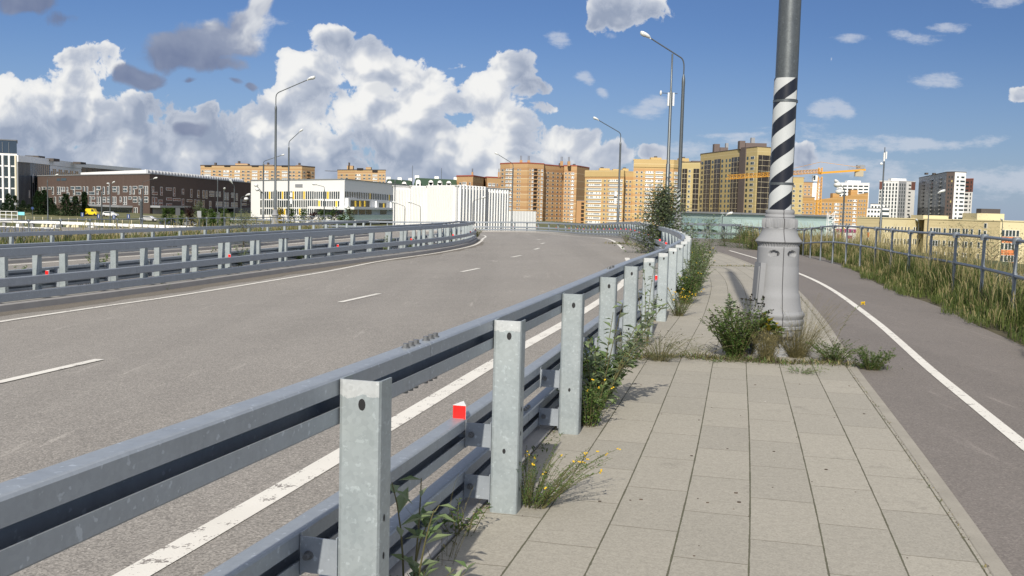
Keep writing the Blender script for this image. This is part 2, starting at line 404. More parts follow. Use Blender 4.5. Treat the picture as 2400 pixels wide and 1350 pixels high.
    c = t.mix(aW, skyc, (.62, .66, .74))
    c = t.mix(aA*.97, c, cA); c = t.mix(aB*.95, c, cB)
    # unseen bright cloud added overhead and behind, to lift the fill in shadows
    fill_cloud = t.sstep(v0, .30, .75)*(.16 + .48*t.sstep(t.noise(D, 2.2, 5, .6), .38, .6))
    c = t.mix(fill_cloud, c, (1.06, 1.05, 1.03))
    c = t.mix(t.sstep(v0, .08, -.02)*.30, c, (.40, .48, .62))
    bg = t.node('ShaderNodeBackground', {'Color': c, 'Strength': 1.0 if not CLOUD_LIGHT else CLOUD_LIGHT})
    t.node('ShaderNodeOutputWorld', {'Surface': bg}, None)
    w.cycles.sampling_method = 'MANUAL'; w.cycles.sample_map_resolution = 512
SKY_K, SKY_TINT, CLOUD_LIGHT = .074, (.53, .68, 1.0), .735
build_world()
sun_d = bpy.data.lights.new('sun', 'SUN'); sun = bpy.data.objects.new('sun', sun_d); COL.objects.link(sun)
sun_d.energy = 3.85; sun_d.angle = R(.53); sun_d.color = (1.0, .925, .80)
_sv = Vector((math.sin(SUN_AZ)*math.cos(R(SUN_EL)), math.cos(SUN_AZ)*math.cos(R(SUN_EL)), math.sin(R(SUN_EL))))
sun.rotation_euler = _sv.to_track_quat('Z', 'Y').to_euler()
sc.view_settings.view_transform = 'Standard'; sc.view_settings.look = 'None'; sc.view_settings.gamma = 1; sc.view_settings.exposure = .45
# ------------------------------------------------------------------ paths
def sst(x, a, b):
    t = np.clip((np.asarray(x, float)-a)/(b-a), 0, 1); return t*t*(3-2*t)
class Path:
    def __init__(s, pts, step=.2):
        P = np.array(pts, float)
        if P.shape[1] == 2: P = np.c_[P, np.zeros(len(P))]
        A = np.vstack([2*P[0]-P[1], P, 2*P[-1]-P[-2]]); out = []
        for i in range(1, len(A)-2):
            p0, p1, p2, p3 = A[i-1], A[i], A[i+1], A[i+2]
            k = max(2, int(np.linalg.norm(p2-p1)/step)); t0 = 0
            d = [max(1e-3, np.linalg.norm(q)**.5) for q in (p1-p0, p2-p1, p3-p2)]
            t1 = t0+d[0]; t2 = t1+d[1]; t3 = t2+d[2]
            for t in np.linspace(t1, t2, k, endpoint=False):
                a1 = (t1-t)/(t1-t0)*p0+(t-t0)/(t1-t0)*p1; a2 = (t2-t)/(t2-t1)*p1+(t-t1)/(t2-t1)*p2; a3 = (t3-t)/(t3-t2)*p2+(t-t2)/(t3-t2)*p3
                b1 = (t2-t)/(t2-t0)*a1+(t-t0)/(t2-t0)*a2; b2 = (t3-t)/(t3-t1)*a2+(t-t1)/(t3-t1)*a3
                out.append((t2-t)/(t2-t1)*b1+(t-t1)/(t2-t1)*b2)
        out.append(P[-1]); s.p = np.array(out)
        s.s = np.r_[0, np.cumsum(np.linalg.norm(np.diff(s.p[:, :2], axis=0), axis=1))]; s.L = s.s[-1]
        T = np.gradient(s.p[:, :2], axis=0); T /= np.linalg.norm(T, axis=1)[:, None]; s.T = T
    def at(s, q):
        p = np.array([np.interp(q, s.s, s.p[:, i]) for i in range(3)])
        t = np.array([np.interp(q, s.s, s.T[:, i]) for i in range(2)]); t /= np.linalg.norm(t)
        if q > s.L: p[:2] += t*(q-s.L)
        return p, t, np.array([t[1], -t[0]])
    def near(s, XY):
        XY = np.atleast_2d(XY); S = []; Dd = []
        for q in XY:
            i = np.argmin(((s.p[:, :2]-q)**2).sum(1)); v = q-s.p[i, :2]
            S.append(s.s[i]+v@s.T[i]); Dd.append(v@np.array([s.T[i][1], -s.T[i][0]]))
        return np.array(S), np.array(Dd)
RP = Path([(-1.78, -1.7), (-.93, 1.65), (-.47, 3.3), (-.01, 5.11), (.43, 6.95), (.9, 8.99), (1.38, 11.08), (2.69, 16.47), (4.40, 24.71), (5.62, 34), (6.52, 44.4), (7.45, 58), (7.9, 72), (7.2, 90), (4.5, 105), (-3.6, 113), (-14, 112), (-30, 104)])
S_P2 = RP.near((-.01, 5.11))[0][0]
S65 = RP.near((7.7, 65))[0][0]; S107 = RP.near((4.5, 105))[0][0]
def zright(s): return -.74*sst(s, S65-8, S107)-.45*sst(s, S107, S107+25)
RP.p[:, 2] = zright(RP.s)
def zbase(s, d):                 # height of kerb tops; carriageway is .14 lower and falls to the left
    c = np.interp(s, [0, 20, 27, 34, 48, 70, 110], [.034, .032, .028, .0245, .0205, .025, .02])
    return zright(s) + np.where(np.asarray(d) < 0, c*np.asarray(d), 0)
def zroad(X_, Y_):
    s, d = RP.near((X_, Y_)); return float(zbase(s[0], d[0]))-.14
def road_px(x, y, h=.0):         # photograph pixel -> point on the carriageway
    z = -.3
    for _ in range(12):
        P = atz(x, y, z+h); z = zroad(P[0], P[1])
    return P[:2]
LP = [(-14.6, .5), (-12.0, 9.5), (-9.39, 19.33), (-8.54, 22.75), (-6.99, 29.36), (-3.73, 42.41), (-2.75, 50), (-2.55, 58), (-2.68, 62.85)]
LP = Path([(x, y, zroad(x, y)+.14) for x, y in LP])
def offp(path, d, z=0., s0=0, s1=None, n=160):
    out = []
    for q in np.linspace(s0, path.L if s1 is None else s1, n):
        p, t, N = path.at(q); out.append((p[0]+N[0]*d, p[1]+N[1]*d, p[2]+z))
    return out
LB = Path(offp(LP, -.78, 0, 0, LP.L-1.2, 40))
OP = Path([(-31.5, -8, -1.0), (-25.5, 14, -.95), (-21.6, 28, -.86), (-19.1, 38, -.80), (-16.4, 48, -.74), (-13.9, 58, -.64), (-12.2, 67, -.58), (-11.2, 75, -.58)])
FP = Path([(-34, 0, -.9), (-29, 21, -.82), (-25.4, 35, -.74), (-22.7, 46, -.71), (-20.1, 56, -.66), (-18.1, 64, -.62), (-16.2, 74, -.6), (-15.6, 84, -.6)])
PR = Path([(3.6, -4, .12), (5.3, 4.5, .14), (6.7, 10.5, .15), (8.42, 17.57, .20), (9.71, 24.36, .18), (10.56, 29.49, .2), (11.17, 34.28, .18), (11.62, 38.2, .04), (12.2, 42, -.1), (13.2, 52, -.17), (14.6, 70, -.22)])
# ------------------------------------------------------------------ terrain sheet
def terrain_z(X_, Y_):
    s, d = RP.near(np.c_[X_, Y_])
    core = np.maximum(np.maximum(d-7.5, -25.5-d), np.maximum(-12-Y_, s-132)*.8)
    deck = zbase(s, np.maximum(d, -14)) - .62
    low = -4.6 + 0*X_
    low = low + 1.3*sst(Y_, 235, 300)*(1-sst(X_, -110, -70))
    low = np.where(X_ > 0, -4.6-5.4*sst(X_, 22, 60)*(1-.75*sst(Y_, 330, 520)), low)
    plat = -1.3*np.ones_like(X_)
    wpl = sst(Y_, 50, 70)*(1-sst(Y_, 150, 190))*sst(X_, -4, 6)*(1-sst(X_, 36, 44))
    low = low*(1-wpl)+plat*wpl
    low = np.where((X_ > 4) & (Y_ < 60), low*sst(core, 0, 14)+0, low)
    t = sst(core, 0, 11); z = deck*(1-t)+low*t
    far = np.hypot(X_, Y_)
    z = z - 4.*sst(far, 500, 900)
    return z
def grid_axis(lo, hi):
    a = [0.]; st = 3.
    while a[-1] < hi: a.append(a[-1]+st); st = 3. if a[-1] < 150 else st*1.18
    b = [0.]; st = 3.
    while b[-1] > lo: b.append(b[-1]-st); st = 3. if b[-1] > -90 else st*1.25
    return np.array(b[:0:-1]+a)
gx = grid_axis(-6000, 6000); gy = grid_axis(-900, 9000)
GX, GY = np.meshgrid(gx, gy); GZ = terrain_z(GX.ravel(), GY.ravel())
mb = MB(); nx, ny = len(gx), len(gy)
mb.v = list(zip(GX.ravel().tolist(), GY.ravel().tolist(), GZ.tolist()))
mb.f = [(j*nx+i, j*nx+i+1, (j+1)*nx+i+1, (j+1)*nx+i) for j in range(ny-1) for i in range(nx-1)]; mb.m = [0]*len(mb.f)
tag(mb.build('ground', MT['land'], smooth=True), kind='structure')
def ground(x, y): return float(terrain_z(np.array([x]), np.array([y]))[0])
# ------------------------------------------------------------------ roads, kerbs, pavements
def strip(name, rows, mats, uv=None, smooth=True, kind='structure'):
    """rows: list of lists of 3D points, all the same length"""
    mb = MB(); k = len(rows[0])
    mb.v = [tuple(map(float, p)) for r in rows for p in r]
    mb.f = [(i*k+j, i*k+j+1, (i+1)*k+j+1, (i+1)*k+j) for i in range(len(rows)-1) for j in range(k-1)]; mb.m = [0]*len(mb.f)
    me = mb.mesh(name, mats, smooth)
    if uv is not None:
        l = me.uv_layers.new(name='UVMap'); uvf = [q for r in uv for q in r]
        for lp in me.loops: l.data[lp.index].uv = uvf[lp.vertex_index]
    # make sure the sheet faces up
    if sum(p.normal.z for p in me.polygons) < 0: me.flip_normals()
    o = link(name, me); return tag(o, kind=kind)
SS = np.arange(-4, 165, .5)
def rail_pt(s, d, h=0.):
    if s < 0:
        p, t, N = RP.at(0); p = p.copy(); p[:2] += t*s
    else: p, t, N = RP.at(s)
    q = p[:2]+N*d
    return (q[0], q[1], float(zbase(max(s, 0), d))+h)
S_END = LP.near((-2.68, 62.85))[0][0]
def dleft(s):      # left edge of the carriageway sheet, measured from the right barrier
    p, t, N = RP.at(max(s, 0)) if s >= 0 else RP.at(0)
    v = LP.p[:, :2]-p[:2]; i = np.argmin(np.abs(v@t)); d = v[i]@N
    return d-.0 if abs(v[i]@t) < .6 else None
rows = []
for s in SS:
    dl = dleft(s) if s < 62 else None
    if dl is None: dl = -12.5 if s < 40 else -13.0 if s > 75 else -10.7
    rows.append([rail_pt(s, dl+(-.10-dl)*k/10, -.14) for k in range(11)])
strip('road', rows, MT['road'])
# second carriageway between the median and the outer barrier
rows = []
for u in np.linspace(0, 1, 90):
    a, _, _ = LP.at(u*LP.L); b, _, _ = OP.at(min(OP.L, u*OP.L))
    rows.append([tuple(a*(1-k)+b*k+np.array([0, 0, -.145])) for k in np.linspace(.02, .99, 7)])
strip('opposite_road', rows, MT['road'])
# pavement of concrete slabs, edge kerb, cycle path
SP = np.arange(-4, 46.1, .4)
strip('pavement', [[rail_pt(s, d, 0.) for d in (-.13, .3, 1.0, 1.7, 2.348)] for s in SP], MT['slab'], [[(s, d+.13) for d in (-.13, .3, 1.0, 1.7, 2.348)] for s in SP])
def ribbon(name, frames, prof, mt, kind='structure'):
    mb = MB(); mb.sweep(frames, prof, 0); return tag(mb.build(name, mt, smooth=False), kind=kind)
def frames_of(path, s0, s1, step=.5, z=0., zfun=None):
    out = []
    for q in np.arange(s0, s1+1e-6, step):
        if q < 0: p, t, N = path.at(0); p = p.copy(); p[:2] += t*q
        else: p, t, N = path.at(q)
        out.append(((p[0], p[1], (p[2] if zfun is None else zfun(q))+z), N))
    return out
fr = frames_of(RP, -4, 46)
ribbon('kerb', fr, [(2.342, -.2), (2.342, .001), (2.347, .005), (2.425, .005), (2.43, .001), (2.43, -.2)], MT['kerbflush'])
fr = frames_of(RP, -4, 150, zfun=lambda q: float(zright(max(q, 0))))
ribbon('kerb', fr, [(-.30, -.35), (-.30, -.02), (-.28, .008), (-.15, .008), (-.14, 0), (-.14, -.35)], MT['kerb'])
fr = frames_of(LP, 0, LP.L)
ribbon('kerb', fr, [(.40, -.35), (.40, -.005), (.38, .015), (.25, .015), (.24, -.35)], MT['kerb'])
ribbon('median_strip', fr, [(.238, -.35), (.238, .004), (-.95, .004), (-.95, -.35)], MT['concrete'])
ribbon('kerb', fr, [(-.97, -.35), (-.97, .012), (-1.1, .012), (-1.12, -.0), (-1.12, -.35)], MT['kerb'])
fr = frames_of(OP, 0, OP.L)
ribbon('kerb', fr, [(.55, -.35), (.55, .0), (.53, .012), (.39, .012), (.38, -.35)], MT['kerb'])
ribbon('outer_strip', fr, [(.375, -.35), (.375, .0), (-.4, .0), (-.4, -.35)], MT['concrete'])
# cycle path: kerb line on the left, ragged verge on the right
rb = [(2580, 905), (2400, 808), (2300, 764), (2200, 716), (2100, 682), (1990, 627), (1930, 603), (1880, 590), (1830, 580), (1790, 576), (1740, 571), (1700, 566), (1688, 560)]
RB = [atz(x, y, 0.)[:2] for x, y in rb]; RB = [np.array([5.4, 7.0]), np.array([3.3, -4])][::-1]+RB
RBp = Path([tuple(p) for p in RB])
rows = []
for u in np.linspace(0, 1, 120):
    b, _, _ = RBp.at(u*RBp.L); s, d = RP.near(b[:2]); s = s[0]
    dl = 2.40 if s < 44 else .2
    a = rail_pt(s, dl, -.004)
    rows.append([tuple(np.array(a)*(1-k)+np.array([b[0], b[1], -.004])*k) for k in np.linspace(0, 1.06, 6)])
strip('cycle_path', rows, MT['path'])
strip('footway', [[rail_pt(s, d, -.008) for d in (-.1, 3, 6.0, 8.5)] for s in np.arange(43, 74, 1.)], MT['path'])
rows = []
for q in np.arange(6, LP.L-1, .5):
    p, t, N = LP.at(q); row = []
    for d in (.401, .43, min(1.0, .42+.06*max(1, LP.L-q))+.08*math.sin(q*1.7)+.05*math.sin(q*4.1)):
        c = p[:2]+N*d; row.append((c[0], c[1], zroad(*c)+.0035))
    rows.append(row)
strip('road_edge', rows, MT['gutter'])
# painted lines: thin sheets on the asphalt
def line(rows, name='road_marking'):
    strip(name, rows, MT['paint'])
line([[rail_pt(s, -1.52+w, -.135) for w in (-.09, .09)] for s in np.arange(-2, 122, .5) if not (41.2 < s < 44.6)][:0] or [[rail_pt(s, -1.58+w, -.135) for w in (-.09, .09)] for s in np.arange(-2, 41, .5)])
line([[rail_pt(s, -1.45+w, -.135) for w in (-.08, .08)] for s in np.arange(49, 130, .5)])
def keep_off(c):
    s, d = LP.near(c); s, d = s[0], d[0]
    if s < LP.L-1.5 and d < .64: p, t, N = LP.at(s); return p[:2]+N*.64
    return c
def poly_line(px, w, h=0., z=None):
    P = Path([tuple(keep_off(road_px(x, y))) if z is None else tuple(atz(x, y, z)[:2]) for x, y in px], .3)
    rows = []
    for q in np.arange(0, P.L, .3):
        p, t, N = P.at(q); r = []
        for k in (-w/2, w/2):
            c = p[:2]+N*k; r.append((c[0], c[1], (zroad(*c)+.009+h) if z is None else z+.0005+h))
        rows.append(r)
    line(rows)
poly_line([(-160, 785), (0, 755), (220, 722), (440, 690), (620, 661), (770, 636), (900, 611), (1000, 592), (1070, 577.5), (1112, 566.5), (1132, 559.5), (1138, 555.5), (1133, 551.5), (1118, 549.2)], .15)
for a, b in [((-190, 940), (248, 840)), ((797, 709), (899, 686.5)), ((1082, 637.5), (1124, 629)), ((1200, 603), (1222, 598.8)), ((1253, 585), (1264, 581.5)), ((1268, 571.6), (1277, 569.3)), ((1258, 562.6), (1268, 561.4)), ((1234, 550.6), (1243, 549.8)), ((1210, 547.9), (1217, 547.4))]:
    poly_line([a, ((a[0]+b[0])/2, (a[1]+b[1])/2), b], .14)
# white lines of the cycle path and of the second carriageway
line([[rail_pt(s, 3.2+w, .001) for w in (-.055, .055)] for s in np.arange(-2, 47, .4)])
for k in (.10, .90):
    rows = []
    for u in np.linspace(.1, .97, 70):
        a, _, _ = LP.at(u*LP.L); b, _, _ = OP.at(u*OP.L); r = []
        for dk in (-.012, .012): r.append(tuple(a*(1-k-dk)+b*(k+dk)+np.array([0, 0, -.139])))
        rows.append(r)
    line(rows)
# verges (soil sheets under the grass)
rows = []
for u in np.linspace(0, 1, 80):
    b, _, N = RBp.at(u*RBp.L); s, d = RP.near(b[:2]); row = []
    for k, dz in ((-.12, -.012), (.3, .03), (.9, .08), (2.2, .02), (4., -.9)):
        row.append((b[0]+N[0]*k, b[1]+N[1]*k, dz))
    rows.append(row)
strip('verge', rows, MT['soil'])
rows = []
for u in np.linspace(0, 1, 60):
    a, _, Na = OP.at(u*OP.L); b, _, Nb = FP.at(u*FP.L)
    rows.append([tuple(a*(1-k)+b*k+np.array([0, 0, dz])) for k, dz in ((.06, -.02), (.3, .02), (.7, .0), (1.0, -.04), (1.3, -.5))])
strip('verge', rows, MT['soil'])
# ------------------------------------------------------------------ crash barriers
def cprof(o0, sgn, zc, H=.165, D=.088, t=.006, slot=.022):
    h = H/2; r = .014
    out = [(0, slot), (0, h-r*.6), (.006, h-.002), (r, h), (D-r, h), (D-.004, h-.004), (D, h-r), (D, -h+r), (D-.004, -h+.004), (D-r, -h), (r, -h), (.006, -h+.002), (0, -h+r*.6), (0, -slot)]
    inn = [(t, -slot), (t, -h+r), (r, -h+t), (D-t, -h+t), (D-t, h-t), (r, h-t), (t, h-r), (t, slot)]
    return [(o0+sgn*o, zc+z) for o, z in out+inn]
pm = MB(); W2, DP, TP = .075, .10, .007
pp = [(-W2, DP), (-W2, .016), (-W2+.005, .005), (-W2+.016, 0), (W2-.016, 0), (W2-.005, .005), (W2, .016), (W2, DP), (W2-TP, DP), (W2-TP, .02), (W2-.02, TP), (-W2+.02, TP), (-W2+TP, .02), (-W2+TP, DP)]
pm.prism(pp, -.35, 1.02, 0)
def post_mesh(side):
    p = MB(); p.v = list(pm.v); p.f = list(pm.f); p.m = list(pm.m)
    for hx, hz, hr in ((-.012*side, .94, .016), (.0, .33, .011)):
        vs = [(hx+hr*.8*math.cos(q), -.0012, hz+hr*1.25*math.sin(q)) for q in np.linspace(0, 2*math.pi, 14, endpoint=False)]
        p.add(vs, [tuple(reversed(range(14)))], 1)
    for hz in (.12, .26, .42, .55):
        vs = [(W2+.0012, .05+.007*math.cos(q), hz+.013*math.sin(q)) for q in np.linspace(0, 2*math.pi, 10, endpoint=False)]
        p.add(vs, [tuple(range(10))], 1)
    return p.mesh('post', [MT['postm'], MT['black']])
def _pm():
    m, t, b = new_mat('post_zinc'); P = t.tc('Object'); x, y, z = t.xyz(P)
    v = t.node('ShaderNodeTexVoronoi', {'Vector': P, 'Scale': 62.}, 1); vr = t.xyz(v)[0]
    oi = t.node('ShaderNodeObjectInfo', None, 'Random'); Q = t.vmath('ADD', P, t.comb(oi*17., oi*9., oi*31.))
    n = t.noise(Q, 6., 5, .6); br = t.sstep(t.noise(Q, 42., 2), .635, .68)
    top = t.math('MULTIPLY', t.math('GREATER_THAN', z + (t.noise(Q, 26., 4)-.5)*.05, .965), t.math('GREATER_THAN', oi, .35))*t.math('LESS_THAN', y, .006)
    c = t.mix(n, (.27, .315, .33), (.37, .41, .425)); c = t.mix(top*.55, c, (.62, .63, .63))
    cc = t.vmath('SCALE', c); t.put(cc.s.node.inputs['Scale'], .92+vr*.13+br*.22+(oi-.5)*.12)
    pset(t, b, cc, .5+(n-.5)*.3, .3, n, .002, .2); MT['postm'] = m
_pm()
POSTM = {1: post_mesh(1), -1: post_mesh(-1)}
def bracket_mesh(side):            # side -1: beams to the left of the post
    p = MB(); s = side; x0 = W2*s
    p.box((x0+s*.072, .02, 0), (.145, .006, .125)); p.box((x0+s*.002, .035, 0), (.005, .06, .15)); p.box((x0+s*.143, .045, 0), (.005, .05, .15))
    p.tube([(x0+s*.11, .03, .0), (x0+s*.11, -.012, .0)], .011, 6, 1); p.tube([(x0+s*.11, .02, .0), (x0+s*.11, .012, .0)], .017, 10, 1)
    return p.mesh('bracket', [MT['beam'], MT['bolt']])
BRM = {1: bracket_mesh(1), -1: bracket_mesh(-1)}
def refl_mesh():
    p = MB(); p.add([(-.036, 0, 0), (.036, 0, 0), (.036, .0, .075), (-.036, 0, .075), (.0, .075, 0), (.0, .075, .085)], [(0, 4, 5, 3), (1, 2, 5, 4), (0, 1, 4), (3, 5, 2)], 1)
    p.add([(-.0352, -.003, .001), (.0352, -.003, .001), (.0352, -.003, .0735), (-.0352, -.003, .0735)], [(0, 1, 2, 3)], 0); p.add([(-.036, -.0005, 0), (.036, -.0005, 0), (.036, -.0005, .075), (-.036, -.0005, .075)], [(0, 1, 2, 3)], 1)
    p.box((.0, .06, -.05), (.05, .006, .12), 1); p.tube([(0.02, .06, -.06), (0.02, .03, -.06)], .012, 6, 2)
    return p.mesh('reflector', [MT['red'], MT['whitem'], MT['bolt']])
RFM = refl_mesh()
def bolts_mesh(n=6):
    p = MB()
    for i in range(n):
        y = (i-(n-1)/2)*.062 + (.03 if i >= n/2 else -.03)
        p.tube([(0, y, -.002), (0, y, .018)], .013, 6, 0); p.tube([(0, y, -.002), (0, y, .004)], .018, 10, 0)
    return p.mesh('bolt_row', MT['bolt'])
BTM = bolts_mesh()
ZB = (.945, .40, .12)
def barrier(name, label, path, side, first, step, n, seg=6., refl=(), zb=ZB, post_h=1.0, joints=True, group='crash barriers along the road', sfrom=0, sto=None, twist=None):
    p0, _, _ = path.at(max(first, 0)); root = wthing(name, label, 'crash barrier', tuple(p0), group)
    O = Vector(p0); sto = path.L if sto is None else sto
    for k in range(n):
        q = first+k*step
        if q > sto-.05: break
        p, t, N = path.at(q)
        ang = math.atan2(t[1], t[0])-math.pi/2
        po = link('post', POSTM[side], root, Vector(p)-O+Vector((t[0]*-.05, t[1]*-.05, random.uniform(-.012, .012))), ang+random.uniform(-.02, .02))
        po.scale = (1, 1, post_h)
        for z in zb[1:]: link('bracket', BRM[side], po, (0, 0, z/post_h))
        if k in refl: link('reflector', RFM, root, Vector(p)-O+Vector((N[0]*side*.255, N[1]*side*.255, zb[1]+.078))+Vector((-t[0]*.03, -t[1]*.03, 0)), ang)
    for bi, z in enumerate(zb):
        off = (W2+.003 if bi == 0 else W2+.147)*side
        q = sfrom - (bi*1.7 % seg)
        while q < sto-.2:
            a, b = max(q, sfrom), min(q+seg-.006, sto); q += seg
            if b-a < .1: continue
            st = .4 if a < 30 else .8
            fr = []
            for w in list(np.arange(a, b-.05, st))+[b]:
                p, t, N = path.at(w); fr.append(((p[0], p[1], p[2]), N))
            m = MB(); m.sweep(fr, cprof(off, side, z)); m.build('beam', MT['beam'], root, 14)
            if joints and b < min(70, sto-.2):
                p, t, N = path.at(b); ang = math.atan2(t[1], t[0])-math.pi/2
                c = Vector(p)-O+Vector((N[0]*(off+side*.042), N[1]*(off+side*.042), z+.083))
                link('bolt_row', BTM, root, c, ang)
                if bi == 0:
                    o = link('bolt_row', BTM, root, c-Vector((0, 0, .168)), ang); o.rotation_euler = (math.pi, 0, -ang) if False else (0, math.pi, ang)
    return root
nR = int((RP.L-S_P2)/2.0)+3
barrier('crash_barrier', 'long galvanised three beam crash barrier curving past the weeds beside the pavement', RP, -1, S_P2-4.0+.15, 1.93, nR, refl=[1+2*k+1 for k in range(34)], sfrom=0, seg=6.)
rb1 = barrier('crash_barrier', 'grey median crash barrier with red reflectors facing the near carriageway, above a pale kerb', LP, 1, LP.near((-9.39, 19.33))[0][0]-13.92, 1.74, 46, post_h=.93, refl=[8+4*k for k in range(9)], sto=LP.L)
barrier('crash_barrier', 'second crash barrier of the median, back to back with it and facing the opposite carriageway', LB, -1, 2.1, 1.74, 46, post_h=.93, joints=True)
barrier('crash_barrier', 'outer crash barrier beyond the opposite carriageway, in front of the tall grass', OP, 1, 1.0, 2.2, 40, post_h=.93, joints=False)
# terminal plate at the end of the median
pe, te, Ne = LP.at(LP.L); pb, tb, Nb = LB.at(LB.L)
m = MB(); cF = pe+np.array([Ne[0]*.2, Ne[1]*.2, 0]); cB = pb+np.array([Nb[0]*-.2, Nb[1]*-.2, 0]); nose = (cF+cB)/2+np.array([te[0]*1.3, te[1]*1.3, 0])
arc = []
for u in np.linspace(0, 1, 13):
    q = (1-u)**2*cF+2*u*(1-u)*(nose*1.15-.15*(cF+cB)/2)+u*u*cB; arc.append(q)
fr = []
for i, q in enumerate(arc):
    t = arc[min(i+1, 12)]-arc[max(i-1, 0)]; t = t[:2]/np.linalg.norm(t[:2]); fr.append(((q[0], q[1], q[2]), np.array([t[1], -t[0]])))
for z in ZB:
    mm = MB(); mm.sweep(fr, cprof(-.04, 1, z)); mm.build('end_beam', MT['beam'], rb1, True)
pl = MB(); a, b = Vector(arc[1]), Vector(arc[5])
pl.beam(a+Vector((.05, .1, 1.04)), b+Vector((.22, .25, -.02)), .16, .05); pl.build('end_strut', MT['whitem'], rb1)
# short barrier on its own low wall in front of the green glass pavilion
SBP = Path([(11.5, 70.5, -.35), (13.2, 66.5, -.30), (14.55, 62.6, -.26)])
sb = barrier('crash_barrier', 'short crash barrier with open rails on a low white wall before the green glass', SBP, 1, .2, 2.0, 5, zb=(1.2, .62, .2), post_h=1.22, joints=False)
m = MB(); m.sweep(frames_of(SBP, 0, SBP.L, .5), [(-.25, -.5), (-.25, .04), (.42, .04), (.42, -.5)]); m.build('base_wall', MT['concrete'], sb)
# ------------------------------------------------------------------ pipe railings
def railing(name, label, path, first, step, h, mid, group='pipe railings on the bridge edges', rr=.028):
    p0, _, _ = path.at(first); root = wthing(name, label, 'railing', tuple(p0), group); O = Vector(p0)
    pmb = MB(); pmb.tube([(0, 0, -.55), (0, 0, h-.02)], rr*1.05, 12); pme = pmb.mesh('post', MT['pipe'], True)
    jm = MB(); jm.tube([(0, 0, h-.06), (0, 0, h+.045)], rr*2.4, 16); jm.tube([(0, 0, h+.045), (0, 0, h+.052)], rr*2.1, 14)
    jm.tube([(0, -.07, h), (0, .07, h)], rr*1.4, 12)
    jme = jm.mesh('joint', MT['pipe'], True)
    jl = MB(); jl.tube([(0, -.06, mid), (0, .06, mid)], rr*1.4, 12); jl.tube([(0, 0, mid-.05), (0, 0, mid+.05)], rr*1.5, 12); jlm = jl.mesh('joint', MT['pipe'], True)
    q = first
    while q < path.L:
        p, t, N = path.at(q); ang = math.atan2(t[1], t[0])-math.pi/2
        link('post', pme, root, Vector(p)-O, ang); link('joint', jme, root, Vector(p)-O, ang); link('joint', jlm, root, Vector(p)-O, ang); q += step
    for z in (h, mid):
        pts = [path.at(w)[0]+np.array([0, 0, z]) for w in np.arange(0, path.L, .5)]
        m = MB(); m.tube(pts, rr, 12); m.build('rail', MT['pipe'], root, True)
    return root
railing('pipe_railing', 'grey pipe railing with drum joints along the grassy verge of the cycle path', PR, PR.near((8.42, 17.57))[0][0]-2.12*11, 2.12, 1.12, .56)
railing('pipe_railing', 'grey pipe railing behind the tall grass beyond the opposite carriageway', FP, FP.near((-22.7, 46))[0][0]-2.15*22, 2.15, 1.19, .62)
